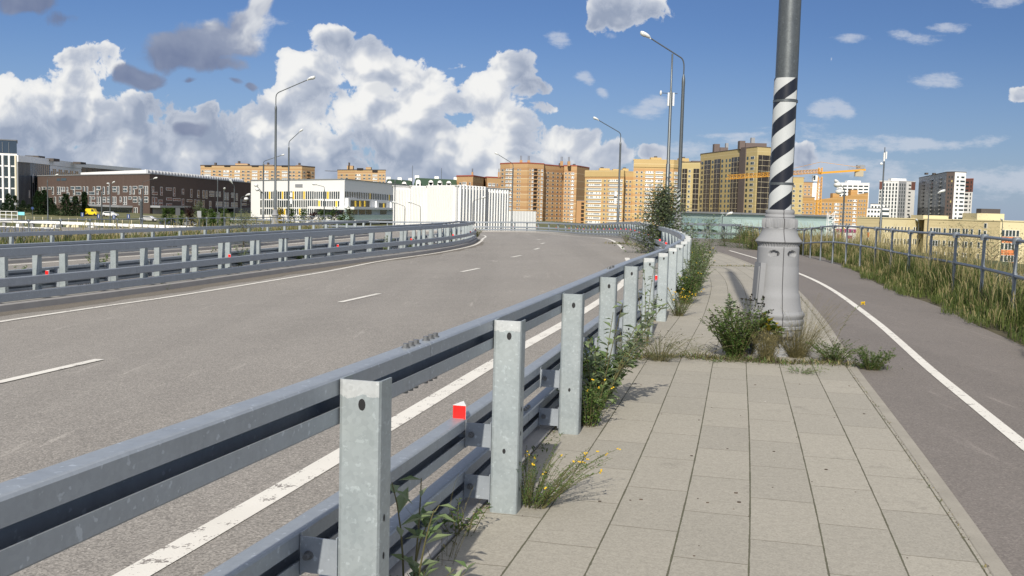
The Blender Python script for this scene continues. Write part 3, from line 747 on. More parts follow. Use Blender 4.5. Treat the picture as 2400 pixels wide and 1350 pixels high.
# ------------------------------------------------------------------ buildings
def pY(px, Y, py=490): return atY(px, py, Y)[:2]
def solveY(px, py, zt):
    d = ray(px, py); return float(d[1]*(zt-E)/d[2])
class Bld:
    """front outline as (photo x, distance) corners; walls are a real closed volume"""
    def __init__(s, name, label, pts, zt, zb, wall, depth=14, cat='building', group=None, par=.35, capm=None, back=None):
        s.P = [pY(px, Y) for px, Y in pts]; s.zt, s.zb = zt, zb
        c = sum(s.P)/len(s.P); s.root = wthing(name, label, cat, (c[0], c[1]+depth/2, zb), group); s.O = s.root.location
        s.nw = 0; s.rest = {}
        dirs = [p/np.linalg.norm(p) for p in (s.P[-1], s.P[0])]
        bk = [s.P[-1]+dirs[0]*depth, s.P[0]+dirs[1]*depth] if back is None else [pY(px, Y) for px, Y in back]
        s.poly = list(s.P)+bk
        m = MB(); m.prism(s.poly, zb, zt, 0, 1); m.build('wall', [wall, capm or MT['roofgrey']], s.root)
        if par:
            m = MB()
            for i in range(len(s.poly)):
                a, b = s.poly[i], s.poly[(i+1) % len(s.poly)]; m.beam((a[0], a[1], zt+par/2-.05), (b[0], b[1], zt+par/2-.05), .5, par)
            m.build('parapet', capm or MT['roofgrey'], s.root)
    def fr(s, i):
        a, b = s.P[i], s.P[i+1]; v = b-a; L = np.linalg.norm(v); ex = v/L; return a, ex, L, np.array([ex[1], -ex[0]])
    def u(s, i, px):
        a, ex, L, n = s.fr(i); d = ray(px, 490)[:2]; A = np.array([[d[0], -ex[0]], [d[1], -ex[1]]]); return float(np.linalg.solve(A, a)[1])
    def z(s, i, px, py):
        a, ex, L, n = s.fr(i); p = a+ex*s.u(i, px); d = ray(px, py); return float(E+d[2]*p[1]/d[1])
    def win(s, i, u, z, me, name='window', out=.0, lim=96):
        a, ex, L, n = s.fr(i); p = a+ex*u+n*out; ang = math.atan2(ex[1], ex[0])
        if s.nw >= lim:
            s.rest.setdefault(me.name, (me, []))[1].append((p[0], p[1], z, ang)); return
        s.nw += 1; link(name, me, s.root, (p[0]-s.O[0], p[1]-s.O[1], z-s.O[2]), ang)
    def done(s):
        if not s.rest: return
        m = MB(); mats = []
        for me, L in s.rest.values():
            base = len(mats); mats += list(me.materials)
            vs = [tuple(v.co) for v in me.vertices]; fs = [tuple(p.vertices) for p in me.polygons]; mi = [p.material_index for p in me.polygons]
            for x, y, z, a in L:
                c, q = math.cos(a), math.sin(a); b = len(m.v)
                m.v += [(x+c*v[0]-q*v[1], y+q*v[0]+c*v[1], z+v[2]) for v in vs]
                m.f += [tuple(b+k for k in f) for f in fs]; m.m += [base+k for k in mi]
        o = m.build('windows', mats, s.root); o['kind'] = 'stuff'
    def boxon(s, i, u0, u1, z0, z1, out, mt, name, inn=.3, lab=None):
        a, ex, L, n = s.fr(i); p = [a+ex*u0-n*inn, a+ex*u0+n*out, a+ex*u1+n*out, a+ex*u1-n*inn]
        m = MB(); m.prism(p, z0, z1); m.add([(q[0], q[1], z0) for q in p], [(3, 2, 1, 0)]); o = m.build(name, mt, s.root)
        if lab: o['label'] = lab
        return o
    def roofbox(s, px0, px1, Y, h, dep=6, mt=None, name='roof_box', z0=None):
        a, b = pY(px0, Y), pY(px1, Y); z = s.zt if z0 is None else z0
        m = MB(); p = [a, b, b+np.array([0, dep]), a+np.array([0, dep])]; m.prism(p, z-.2, z+h); return m.build(name, mt or MT['darkroof'], s.root)
_wc = {}
def wmesh(w, h, kind):
    key = (round(w, 2), round(h, 2), kind)
    if key in _wc: return _wc[key]
    m = MB(); W, G = MT['whitem'], MT['glass']; mats = [W, G]
    def pane(x0, x1, z0, z1, y=-.10, mi=1): m.add([(x0, y, z0), (x1, y, z0), (x1, y, z1), (x0, y, z1)], [(0, 1, 2, 3)], mi)
    if kind in ('w', 'w1', 'wr', 'h'):
        m.box((0, -.03, 0), (w, .12, h))
        f = min(.12, w*.10)
        if kind == 'w': pane(-w/2+f, w*.08, -h/2+f, h/2-f); pane(w*.08+f, w/2-f, -h/2+f, h/2-f)
        elif kind == 'w1': pane(-w/2+f, w/2-f, -h/2+f, h/2-f)
        elif kind == 'wr': pane(-w/2+f, w/2-f*1.6, -h*.18, h/2-f); pane(-w/2+f, w/2-f*1.6, -h/2+f, -h*.18-f)
        else: pane(-w/2+f, -w*.2, -h/2+f, h/2-f); pane(-w*.2+f, w/2-f, -h/2+f, h/2-f)
    elif kind == 'd': m.box((0, -.02, 0), (w, .10, h), 1)
    elif kind == 'db':                              # dark glazed balcony with pale rails
        m.box((0, -.2, 0), (w, .6, h), 1); m.box((0, -.53, -h/2), (w+.1, .08, .14)); m.box((0, -.53, 0), (.06, .05, h)); mats = [MT['cream'], MT['brownb']]
    elif kind in ('lb', 'lb2', 'lb3'):              # white loggia with a row of dark casements
        m.box((0, -.15, 0), (w, .5, h)); k = max(3, int(w/.85)); rr = random.Random(kind)
        for j in range(k):
            if rr.random() < (.12 if kind == 'lb' else .45): continue
            x = -w/2+w*(j+.5)/k; pane(x-w/k*.3, x+w/k*.3, -h*.12, h*.42, -.405)
    elif kind == 'ob':                              # open balcony, dark recess and slab
        m.box((0, -.05, .1), (w, .15, h), 1); m.box((0, -.35, -h*.45), (w+.2, .9, h*.35)); mats = [MT['orangewall'], MT['brownb']]
    elif kind == 'bal':                             # dark balcony
        m.box((0, -.5, -h*.3), (w, 1.2, h*.4)); m.box((0, -.02, .2), (w*.8, .1, h*.5), 1); mats = [MT['darkgrey'], MT['glass']]
    elif kind == 'y': m.box((0, -.06, 0), (w, .14, h)); mats = [MT['yellow']]
    elif kind == 'cream': m.box((0, -.03, 0), (w, .1, h)); mats = [MT['yelw']]
    elif kind == 'ac': m.box((0, -.3, 0), (w, .5, h)); mats = [MT['grey']]
    _wc[key] = m.mesh('window', mats); return _wc[key]
MT['cream'] = mat('cream_trim', (.68, .60, .42), .8); MT['yelw'] = mat('yellow_blind', (.70, .58, .25), .6)  # cream trim, and plain pale yellow window blinds
MT['orangewall'] = mat('orange_wall', (.41, .245, .12), .85, 0, .08, .3)
BZ = 3.0
MT['brownred'] = mat('brown_red_cladding', (.17, .075, .06), .8, 0, .1)
MT['ribshade'] = mat('rib_shade_wall', (.60, .605, .61), .6, 0, .06, .4)  # greyer than the ribs: shading between them is put into the wall colour
# A  white office tower at the left edge
zt = 20.3; b = Bld('office_tower', 'white office tower with tall fins and a dark glass top at the left edge', [(-190, 322), (41.5, solveY(41.5, 330, zt))], zt, -4.6, MT['white'], 18)
L = b.fr(0)[2]; zg = b.z(0, 41, 363)
b.boxon(0, .0, L-.01, zg+.4, zt-.12, .06, MT['glassb'], 'glass_top')
for r in range(6):
    z1 = zg-.3-r*3.75; z0 = z1-3.3
    k = 0; u = L-1.4
    while u > L-34: b.win(0, u, (z0+z1)/2, wmesh(1.15, 3.25, 'd'), out=.02); u -= 1.95
m = MB()
for i in range(18):
    a, ex, LL, n = b.fr(0); p = a+ex*(L-2.4-i*1.95)+n*.25; m.box((p[0], p[1], (zg+zt)/2), (.08, .12, zt-zg-1.2))
m.build('mullions', MT['grey'], b.root)
a, ex, LL, n = b.fr(0)
for i in range(19):
    p = a+ex*(L-.42-i*1.95)+n*.22; m = MB(); m.box((p[0], p[1], (zg-4.6)/2-.1), (.36, .4, zg+4.4), 0, math.atan2(ex[1], ex[0])); m.build('fin', MT['white'] if i % 4 else MT['cream'], b.root)
b.done()
# B  long dark glass block with a white parapet
zt = 18.2; pts = [(43, 420), (72, 428), (190, solveY(190, 386, zt)), (330, solveY(330, 398, zt))]
b = Bld('glass_office', 'long dark blue glass office block with a white parapet, behind the brown brick building', pts, zt, -4.6, MT['glassb'], 30)
b.boxon(0, -.3, b.fr(0)[2]+.2, zt-2.0, zt+.7, .5, MT['white'], 'parapet_band'); b.boxon(1, 0, b.fr(1)[2], zt-2.0, zt+.7, .5, MT['white'], 'parapet_band'); b.boxon(2, 0, b.fr(2)[2], zt-1.2, zt+.7, .5, MT['white'], 'parapet_band')
L1 = b.fr(1)[2]; L2 = b.fr(2)[2]
b.boxon(1, L1*.35, L1, zt-9.5, zt-2.1, .3, MT['white'], 'upper_wall')
for k in range(16): b.win(1, L1*.37+k*L1*.039, zt-6.3, wmesh(L1*.026, 5.5 if k % 3 else 3.2, 'd'), out=.34)
for k in range(12): b.win(2, L2*(.04+.08*k), zt-5.2, wmesh(L2*.05, 6.5, 'd'), out=.05)
for k in range(10):
    b.boxon(0, b.fr(0)[2]*k/10, b.fr(0)[2]*k/10+.12, -4, zt-2.1, .1, MT['grey'], 'mullion'); b.boxon(1, L1*.34*k/10, L1*.34*k/10+.2, -4, zt-2.1, .1, MT['grey'], 'mullion')
for px, py, w, h in ((77, 418, 5, 20), (88, 456, 6, 8), (68, 455, 3, 18)):
    i = 1 if px > 72 else 0; b.boxon(i, b.u(i, px), b.u(i, px)+w*.2, b.z(i, px, py+h/2), b.z(i, px, py-h/2), .12, MT['whitem'], 'pale_panel')
b.roofbox(60, 92, 440, 1.6); b.roofbox(108, 127, 450, 1.0); b.roofbox(172, 190, 480, .8); b.roofbox(44, 58, 432, .7)
b.done()
# C  brown brick building
zt = 10.5; pts = [(89, solveY(89, 412.5, zt)), (351, 342), (608, solveY(608, 431, zt))]
def brown_mat():
    m, t, bb = new_mat('brown_brick'); P = t.node('ShaderNodeNewGeometry', None, 0); x, y, z = t.xyz(P)
    q = t.math('FRACT', z/.24); r = t.math('FLOOR', z/.24); h = t.math('FRACT', (x*.8+y*.6)/.9 + r*.5)
    g = t.math('MAXIMUM', t.math('LESS_THAN', q, .12), t.math('LESS_THAN', h, .05))
    n = t.noise(P, .5, 5); c = t.mix(n, (.068, .044, .036), (.098, .066, .054)); c = t.mix(g*.35, c, (.14, .10, .085)); pset(t, bb, c, .85); return m
MT['brown'] = brown_mat()
b = Bld('brick_building', 'dark brown brick building with scattered white framed windows', pts, zt, -4.6, MT['brown'], 30, par=.3, capm=MT['grey'])
WL = [(93, 445, 3, 12), (99, 447, 3, 18), (105, 441, 8, 6), (117, 441, 9, 6), (125, 447, 3.5, 19), (136.5, 447, 3.5, 19), (141, 447, 3.5, 19), (146, 444, 3.5, 12), (151, 444, 3.5, 12), (158.5, 444, 3.5, 12), (171, 440.5, 9, 7), (184.5, 440.5, 13, 7), (197.5, 447, 4, 19), (205, 447, 4, 19), (221, 443.5, 4, 13), (232, 440.5, 10, 7), (244, 447, 4, 19),
      (160, 454, 6, 6), (174, 451, 3.5, 13), (184.5, 453.5, 12, 7), (216.5, 453, 13, 7), (229, 451, 4, 13), (254, 446, 4, 19), (269, 440, 10, 7), (269, 447, 9, 6), (278, 446, 4, 19), (294, 439.5, 10, 6.5), (294, 447, 10, 6.5), (306, 446, 4, 19), (317, 439.5, 10, 6.5), (314, 450, 4, 12), (331, 438.5, 10, 6), (328, 449.5, 4, 12), (340.5, 446, 3.5, 20), (345.5, 446, 3.5, 20),
      (97, 466, 5, 8), (117, 466, 8, 6), (117, 472, 8, 5), (129.5, 470.5, 3.8, 19), (141, 467.5, 3.8, 13), (148, 464, 7, 6), (148, 471, 7, 6), (169, 464, 9, 6), (169, 471, 9, 6), (182, 464, 6, 6), (182, 471, 6, 6), (193, 470, 4, 19), (212, 470, 4, 19.5), (219.5, 464, 7, 6), (219.5, 477, 7, 6), (229, 470.5, 3.5, 19), (234.5, 470.5, 3.5, 19), (245, 464.5, 7, 6.5), (245, 471.5, 7, 6.5), (255, 464.5, 6, 6.5), (255, 471.5, 6, 6.5), (266, 470.5, 3.5, 19.5), (271, 470.5, 3.5, 19.5), (283, 467.5, 3.8, 13), (291, 470.5, 3.5, 19.5), (296, 470.5, 3.5, 19.5), (305, 464, 7, 6.5), (317, 464, 10, 6.5), (317, 471.5, 10, 6.5), (327, 470.5, 3.5, 19.5), (343, 464, 9, 6.5), (343, 471.5, 9, 6.5),
      (316, 494, 4, 15), (320.5, 496, 4, 19), (255, 493, 5, 10), (269, 495, 7, 9), (278, 494, 4, 13), (283, 496, 4, 14), (300, 497, 9, 12), (200, 495, 8, 9), (190, 494, 6, 7), (170, 494, 7, 7)]
WR = [(358, 443, 5, 12), (362.5, 453.5, 13, 7), (378, 448, 5, 20), (395.5, 443, 13, 6.5), (408, 450, 5, 20), (428.5, 449, 4.5, 13), (448, 453, 4.5, 19), (464.5, 454.5, 4.5, 18.5), (476.5, 455.5, 4.5, 18.5), (483.5, 456, 4.5, 18.5), (496, 450.5, 12, 6), (496, 458, 12, 6), (508, 455, 4.5, 13), (514.5, 455.5, 4.5, 13), (528, 460.5, 4, 18), (533.5, 460.5, 4, 18), (545.5, 454.5, 8, 6), (545.5, 461, 8, 6), (554.5, 462, 4.5, 17.5), (573, 470, 9, 5), (587.5, 464.5, 4.5, 17.5), (599.5, 459.5, 11, 5),
      (358.5, 471.5, 5, 20), (365, 472, 5, 20), (376, 471.5, 9.5, 6.5), (376, 480, 9.5, 6), (396, 466.5, 13, 6.5), (396, 480.5, 13, 6.5), (414, 468, 17.5, 6.5), (428.5, 476, 5, 19.5), (444, 470.5, 13, 6.5), (457, 477.5, 4.5, 19), (464.5, 478, 4.5, 19), (476.5, 479, 5, 19.5), (492.5, 480.5, 5, 19), (513, 475.5, 15, 5.5), (513, 481.5, 15, 5.5), (528, 480, 4, 14), (533.5, 480, 4, 14), (549, 478, 15, 6), (549, 483.5, 15, 5), (572, 479, 10.5, 5.5), (596, 483.5, 4, 11), (601.5, 483.5, 4, 11), (487.5, 501, 11, 12), (501, 500, 3, 10)]
def pxwin(b, i, lst, kindf, out=.03):
    for px, py, w, h in lst:
        uu = [b.u(i, px-w/2), b.u(i, px+w/2)]; z1, z0 = b.z(i, px, py-h/2), b.z(i, px, py+h/2)
        k = kindf(w, h); wm, hm = abs(uu[1]-uu[0]), z1-z0
        b.win(i, (uu[0]+uu[1])/2, (z0+z1)/2, wmesh(round(wm*4)/4+.001, round(hm*4)/4, k), out=out, lim=130)
pxwin(b, 0, WL, lambda w, h: 'wr' if h > w else 'h'); pxwin(b, 1, WR, lambda w, h: 'wr' if h > w else 'h')
pxwin(b, 0, [(138, 421, 8, 6), (150.5, 420.5, 12, 6)], lambda w, h: 'd')
def slabpx(b, i, x0, x1, y0, y1, out, mt, name, inn=.3): return b.boxon(i, b.u(i, x0), b.u(i, x1), b.z(i, (x0+x1)/2, y1), b.z(i, (x0+x1)/2, y0), out, mt, name, inn)
slabpx(b, 0, 207, 311, 480.5, 484.5, 5.0, MT['grey'], 'canopy'); slabpx(b, 0, 212, 309, 485, 503, .06, MT['glass'], 'entrance_glazing')
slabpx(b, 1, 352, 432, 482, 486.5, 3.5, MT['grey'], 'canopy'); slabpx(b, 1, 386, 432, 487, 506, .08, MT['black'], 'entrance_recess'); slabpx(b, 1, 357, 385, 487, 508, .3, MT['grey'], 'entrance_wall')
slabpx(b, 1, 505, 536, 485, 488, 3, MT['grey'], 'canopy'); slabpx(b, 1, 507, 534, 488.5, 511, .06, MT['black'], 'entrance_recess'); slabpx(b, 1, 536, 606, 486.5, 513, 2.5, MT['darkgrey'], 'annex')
# setback white storey on its roof
pa = [pY(190, 415), pY(345, 352), pY(571, 462), pY(560, 480), pY(345, 372), pY(190, 435)]
m = MB(); m.prism(pa, zt-.1, 12.2); m.build('roof_storey', [MT['white']], b.root)
for k in range(36):
    u = k/36; p = pa[1]*(1-u)+pa[2]*u; m = MB(); m.box((p[0], p[1]-.6, 11.2), (.55, 1.0, 2.1), 0, -.6); m.build('roof_fin', MT['white'], b.root)
m = MB()
for k in range(36):
    u = (k+.5)/36; p = pa[1]*(1-u)+pa[2]*u; m.box((p[0]-.1, p[1]-.12, 11.1), (1.2, .3, 1.5), 0, .9)
m.build('roof_glazing', MT['grey'], b.root); b.done()
# D, E tan apartment blocks far behind
def tan_mat(n, z0): return banded(n, (.44, .30, .15), (.52, .40, .25), z0, 3.0, .4, (.38, .22, .11), .45)
MT['tan'] = tan_mat('tan_brick', 0)
def tower_rows(b, i, cols, ztop, rows, kinds, lim=96, step=BZ):
    for r in range(rows):
        z = ztop-1.6-r*step
        for j, (px, wpx, k) in enumerate(cols):
            u0, u1 = b.u(i, px-wpx/2), b.u(i, px+wpx/2); h = {'w': 1.6, 'w1': 1.6, 'db': 2.75, 'lb': 1.9, 'ob': 2.2, 'd': 1.7}.get(k[:2] if k[:2] in ('lb', 'db', 'ob') else k, 1.6)
            kk = random.choice(['lb', 'lb', 'lb2', 'lb3']) if k == 'lb' else k
            b.win(i, (u0+u1)/2, z, wmesh(round((u1-u0)*2)/2+.001, h, kk), lim=lim)
zt = 34.; pts = [(470, 905), (707, solveY(707, 389.5, zt)), (737, solveY(737, 392, zt))]
b = Bld('apartment_block', 'wide tan apartment block with dark roof edges, behind the brown brick building', pts, zt, -10, MT['tan'], 20, group='distant apartment blocks', capm=MT['darkroof'], par=.6)
cols = [(475, 4, 'w'), (487, 15, 'lb'), (502, 6, 'w'), (515, 6, 'w'), (530, 13, 'lb'), (541, 4, 'w'), (556, 12, 'lb'), (570, 6, 'w'), (582, 6, 'w'), (597, 13, 'lb'), (611, 5, 'w'), (624, 11, 'lb'), (638, 6, 'w'), (652, 6, 'w'), (667, 13, 'lb'), (680, 5, 'w'), (688, 5, 'w'), (701, 6, 'w')]
tower_rows(b, 0, cols, zt-3.6, 7, None); tower_rows(b, 1, [(712, 5, 'w'), (722, 6, 'ob'), (732, 5, 'w')], zt-3.6, 7, None)
for x0, x1, h in ((496, 519, 1.2), (551, 580, 3.2), (619, 640, 2.6), (692, 705, 3.0)): b.roofbox(x0, x1, 915, h, 8, MT['tan']); b.roofbox(x0+6, x0+10, 917, h+2.2, 3)
for x0, x1 in ((480, 496), (526, 540), (590, 606), (660, 674)): slabpx(b, 0, x0, x1, 387.5, 391, .5, MT['brownb'], 'dark_bay')
b.done()
zt = 33.; pts = [(790, 905), (831, 890), (902.5, solveY(902.5, 399, zt))]
b = Bld('apartment_block', 'short tan apartment block with two roof towers, behind the white school', pts, zt, -10, MT['tan'], 20, group='distant apartment blocks', capm=MT['darkroof'], par=.6)
tower_rows(b, 0, [(800, 5, 'w'), (812, 5, 'w')], zt-3, 6, None); tower_rows(b, 1, [(819+15, 5, 'w'), (840, 10, 'lb'), (853, 5, 'w'), (865, 5, 'w'), (878, 11, 'lb'), (890, 5, 'w'), (898, 4, 'w')], zt-3, 6, None)
b.roofbox(812, 826, 900, 4.2, 6, MT['tan']); b.roofbox(856, 868, 920, 4.0, 6, MT['tan']); b.roofbox(815, 818, 900, 7, 3); b.roofbox(760, 792, 930, 0.1, 5)
slabpx(b, 1, 836, 850, 394, 399, .5, MT['brownb'], 'dark_bay'); slabpx(b, 1, 872, 884, 399, 404, .5, MT['brownb'], 'dark_bay'); b.done()
b = Bld('low_block', 'low orange block beside the short tan apartment block', [(766, 940), (790, 942)], 25.0, -10, MT['orangewall'], 10); b.done()
# F  white school with yellow panels
zt = 9.3; pts = [(588, solveY(588, 423, zt)), (807, 300), (990, 388)]
b = Bld('school', 'white school block with rows of slit windows and yellow panels', pts, zt, -4.6, MT['white'], 40, par=.25, capm=MT['grey'])
xs = [612+i*5.05 for i in range(37)]
ye = {2: 1, 9: 1, 14: 1, 19: 0, 30: 1, 25: 1}
for i, x in enumerate(xs):
    for r, (yc, h) in enumerate(((457.5, 17.5), (477.5, 16.5 if x < 745 else 14), (496, 14))):
        if r == 2 and x > 744: continue
        k = 'y' if (r == 0 and i in (4, 10, 15, 20, 31)) or (r == 1 and i in (27, 35)) or (r == 2 and i in (6, 18, 11)) else 'd'
        pxwin(b, 0, [(x, yc, 2.9 if k == 'd' else 3.4, h)], lambda w, h_: k)
slabpx(b, 0, 692, 709, 431.5, 439, .12, MT['grey'], 'vent_grille')
slabpx(b, 0, 742, 807, 484.6, 490.6, 3.0, MT['white'], 'terrace_slab'); slabpx(b, 0, 746, 806, 491, 503, .06, MT['glass'], 'glazing'); slabpx(b, 0, 690, 790, 505, 527, 1.2, MT['white'], 'plinth_wall')
slabpx(b, 1, 808, 990, 486.5, 491.2, 3.0, MT['white'], 'terrace_slab')
for x0, x1 in ((812, 823), (826, 838), (841, 856), (858, 871), (891, 906)): slabpx(b, 1, x0, x1, 491.6, 502.5, .05, MT['glass'], 'glazing')
slabpx(b, 1, 795, 990, 503, 513, 3.2, MT['glassl'], 'glass_balustrade'); slabpx(b, 1, 808, 990, 513.2, 515, 3.4, MT['white'], 'terrace_slab')
for x0, x1 in ((815, 830), (834, 850), (858, 868), (890, 910)): slabpx(b, 1, x0, x1, 515.5, 526, .05, MT['glass'], 'glazing')
for i in range(34):
    x = 809+i*4.1
    if 846 < x < 853: pass
    pxwin(b, 1, [(x, 455.5+(x-809)*.075, 2.0, 14)], lambda w, h_: 'y' if i in (14, 25) else 'd')
for x0, x1, y0 in ((812, 861, 470), (879, 900, 476), (914, 935, 479)):
    slabpx(b, 1, x0-3, x1+2, y0-4.5, y0+16, 1.0, MT['whitem'], 'bay_frame'); slabpx(b, 1, x0+2, x1-2, y0, y0+14.5, 1.06, MT['glass'], 'bay_window')
    for q in np.arange(x0+12, x1-4, 11): slabpx(b, 1, q, q+3, y0+.5, y0+14, 1.2, MT['yellow'], 'yellow_panel')
slabpx(b, 1, 928, 936, 444, 452, .15, MT['cyan'], 'blue_sign'); b.done()
# G  white ribbed pavilion
zt = 6.4; pts = [(921, 236), (961, 238), (961.5, 231), (1000, 233), (1000.5, 226), (1071, 214), (1140, 228), (1193, 240)]
b = Bld('ribbed_pavilion', 'white pavilion of folded walls with vertical ribs and slits', pts, zt, -4.6, MT['ribshade'], 22, par=.12, capm=MT['white'])
def rib(i, n, u0, u1, mt, w, out, z0, z1, name):
    L = b.fr(i)[2]
    for k in range(n):
        u = L*(u0+(u1-u0)*(k+.5)/n); b.boxon(i, u-w/2, u+w/2, z0, z1, out, mt, name)
for i, n in ((0, 10), (2, 10), (4, 16)): rib(i, n, .05, .95, MT['white'], .3, .6, -4, zt+.0-.7*(i == 0), 'rib')
rib(0, 5, .35, .8, MT['darkgrey'], .16, .05, -3.2, 3.2, 'slit'); rib(2, 5, .4, .85, MT['darkgrey'], .16, .05, -3.2, 3.6, 'slit'); rib(4, 3, .12, .42, MT['darkgrey'], .22, .05, -2.5, 4.6, 'slit')
rib(5, 9, .05, .98, MT['darkgrey'], .30, .05, -3.4, zt-.5, 'slit'); rib(5, 9, .0, .93, MT['white'], .35, .55, -3.4, zt+.15, 'rib'); rib(6, 8, .05, .98, MT['grey'], .22, .05, -3.6, zt-.8, 'slit'); rib(6, 8, .0, .93, MT['white'], .3, .5, -3.8, zt-.3, 'rib')
b.boxon(5, 2, b.fr(5)[2]*.75, -4.3, -3.5, .08, MT['glass'], 'low_glazing'); b.boxon(5, b.fr(5)[2]-.8, b.fr(5)[2], -4, zt-.6, .4, MT['grey'], 'joint_panel'); b.done()
m = MB(); a, c = pY(1194, 215), pY(1256, 222); rt = wthing('site_fence', 'low white panel wall to the right of the ribbed pavilion', 'wall', ((a+c)[0]/2, (a+c)[1]/2, -4.6))
m.beam((a[0], a[1], -1.6), (c[0], c[1], -1.6), .3, 5.6); m.build('panel_wall', MT['white'], rt)
for k in range(9):
    p = a+(c-a)*(k+.5)/9; m = MB(); m.box((p[0], p[1]-.2, -1.6), (.12, .1, 5.4)); m.build('panel_joint', MT['whitem'], rt)
# H  green roofed terraces
def green(px0, px1, ytop, Y, lab, wall, dorm):
    z1 = float(atY(px0, ytop, Y)[2]); zr = z1-5.5; b = Bld('terraced_house', lab, [(px0, Y), (px1, Y*1.03)], zr, -9, wall, 14, cat='house', par=0, group='green roofed houses behind the pavilion')
    a, c = b.P; m = MB(); up = np.array([0, 5.]); dn = np.array([0, 14.])
    m.add([(a[0], a[1]-.4, zr), (c[0], c[1]-.4, zr), (c[0]-1, c[1]+5, z1), (a[0]+1, a[1]+5, z1), (a[0], a[1]+14, zr), (c[0], c[1]+14, zr), (a[0]+1, a[1]+9, z1), (c[0]-1, c[1]+9, z1)], [(0, 1, 2, 3), (3, 2, 7, 6), (6, 7, 5, 4), (1, 5, 7, 2), (0, 3, 6, 4)]); m.build('roof', MT['greenroof'], b.root)
    for px in dorm:
        p = b.P[0]+(b.P[1]-b.P[0])*(px-px0)/(px1-px0); m = MB(); m.box((p[0], p[1]+.3, zr+1.5), (2.6, 1.6, 3.4)); m.tube([(p[0], p[1]-.5, zr+3.2), (p[0], p[1]+1, zr+3.2)], 1.3, 10); m.box((p[0], p[1]-.53, zr+1.2), (1.3, .06, 2), 1); m.build('dormer', [MT['white'], MT['glass']], b.root)
    L = b.fr(0)[2]
    for k in range(int(L/4)): b.win(0, 2+k*4, zr-2.2, wmesh(1.8, 1.8, 'w'))
    for px in np.linspace(px0+6, px1-6, 3):
        p = b.P[0]+(b.P[1]-b.P[0])*(px-px0)/(px1-px0); m = MB(); m.box((p[0], p[1]+7, z1+.5), (2.4, 1.4, 1.8)); m.build('chimney', MT['white'], b.root)
    b.done(); return b
green(900, 964, 419, 560, 'white house row with a dark green roof, right of the short tan block', MT['white'], (912, 946))
b = green(967, 1071, 416, 540, 'brick and white house row with a dark green mansard roof above the ribbed pavilion', MT['redbrick'], (979, 1008, 1029, 1050))
b.boxon(0, 10*.235, 17*.235, -5, b.zt, .3, MT['white'], 'white_bay'); b.boxon(0, 24*.235, 103*.235, b.zt-2.6, b.zt, .35, MT['white'], 'white_cornice')
# I  orange apartment blocks
MT['orb'] = banded('orange_brick', (.45, .29, .145), (.58, .46, .29), 1.1, 6.0, .55, (.40, .235, .115), .5)
MT['orb2'] = banded('orange_plain', (.43, .27, .13), (.55, .41, .24), 1.1, 6.0, .45)
for pts, yt, lab, cols in (([(1069, 560), (1107, 548), (1132, 575)], 413, 'lower orange apartment block with a stepped roof, left of a similar one', [[(1078, 5, 'w'), (1088, 9, 'lb'), (1100, 4, 'w')], []]),
                           ([(1131, 590), (1140, 575), (1171, 580)], 416, 'lower orange apartment block half hidden behind the tall orange one', [[], [(1146, 6, 'lb'), (1155, 6, 'lb'), (1164, 3, 'w')]])):
    zt = float(atY(pts[1][0], yt, pts[1][1])[2]); b = Bld('apartment_block', lab, pts, zt, -9, MT['orb'], 16, group='orange apartment blocks', capm=MT['redbrick'], par=.7)
    for i in (0, 1):
        if cols[i]: tower_rows(b, i, cols[i], zt-2.5, 6, None)
    x = pts[1][0]-4 if pts[1][0] < 1120 else 1165; b.roofbox(x, x+4, 566, 3, 3, MT['orangewall']); b.roofbox(x+1, x+1.8, 567, 5, 1); b.roofbox(x+2.6, x+3.4, 567, 5, 1); b.done()
Y0 = 780; zt = float(atY(1234, 385, Y0)[2])
pts = [(1170, 786), (1192, 775), (1234, 764), (1272, 772), (1273, 785), (1318, 805), (1319, 792), (1349, 790), (1378, 822)]
b = Bld('apartment_block', 'tall orange brick apartment block with pale floor bands and twin chimneys', pts, zt, -9, MT['orb'], 18, group='orange apartment blocks', capm=MT['redbrick'], par=.8)
fl = 15
tower_rows(b, 0, [(1176, 5, 'w'), (1187, 7, 'lb')], zt-3.4, fl, None, 150); tower_rows(b, 1, [(1197, 9, 'lb'), (1212, 3, 'w'), (1217, 2.4, 'w')], zt-3.4, fl, None, 150); tower_rows(b, 2, [(1240, 3, 'w'), (1246, 4, 'lb'), (1253, 7, 'ob'), (1261, 4, 'w'), (1268, 4, 'lb')], zt-3.4, fl, None, 150)
tower_rows(b, 4, [(1282, 4, 'w'), (1294, 4, 'w'), (1305, 4, 'w'), (1313, 3, 'w')], zt-4.4, fl, None, 150); tower_rows(b, 6, [(1324, 4, 'w'), (1332, 4, 'w'), (1340, 7, 'lb')], zt-4.4, fl, None, 150)
b.boxon(7, 0, b.fr(7)[2], -9, zt-.4, .12, MT['orb2'], 'blank_gable')
for x in (1218, 1236, 1313, 1330): b.roofbox(x-3, x+3.5, 785, 3.4, 4, MT['orangewall']); b.roofbox(x-1.8, x-.9, 786, 7, 1); b.roofbox(x+1, x+1.9, 786, 7, 1)
b.roofbox(1307, 1311, 800, 2.5); b.roofbox(1340, 1346, 800, 2.2); b.done()
b = Bld('low_block', 'low orange block with open balconies at the foot of the tall orange one', [(1351, 735), (1371, 735)], 4.+float(atY(1360, 470, 735)[2])-4, -9, MT['orangewall'], 10)
tower_rows(b, 0, [(1366, 8, 'ob')], b.zt-1, 6, None); b.done()
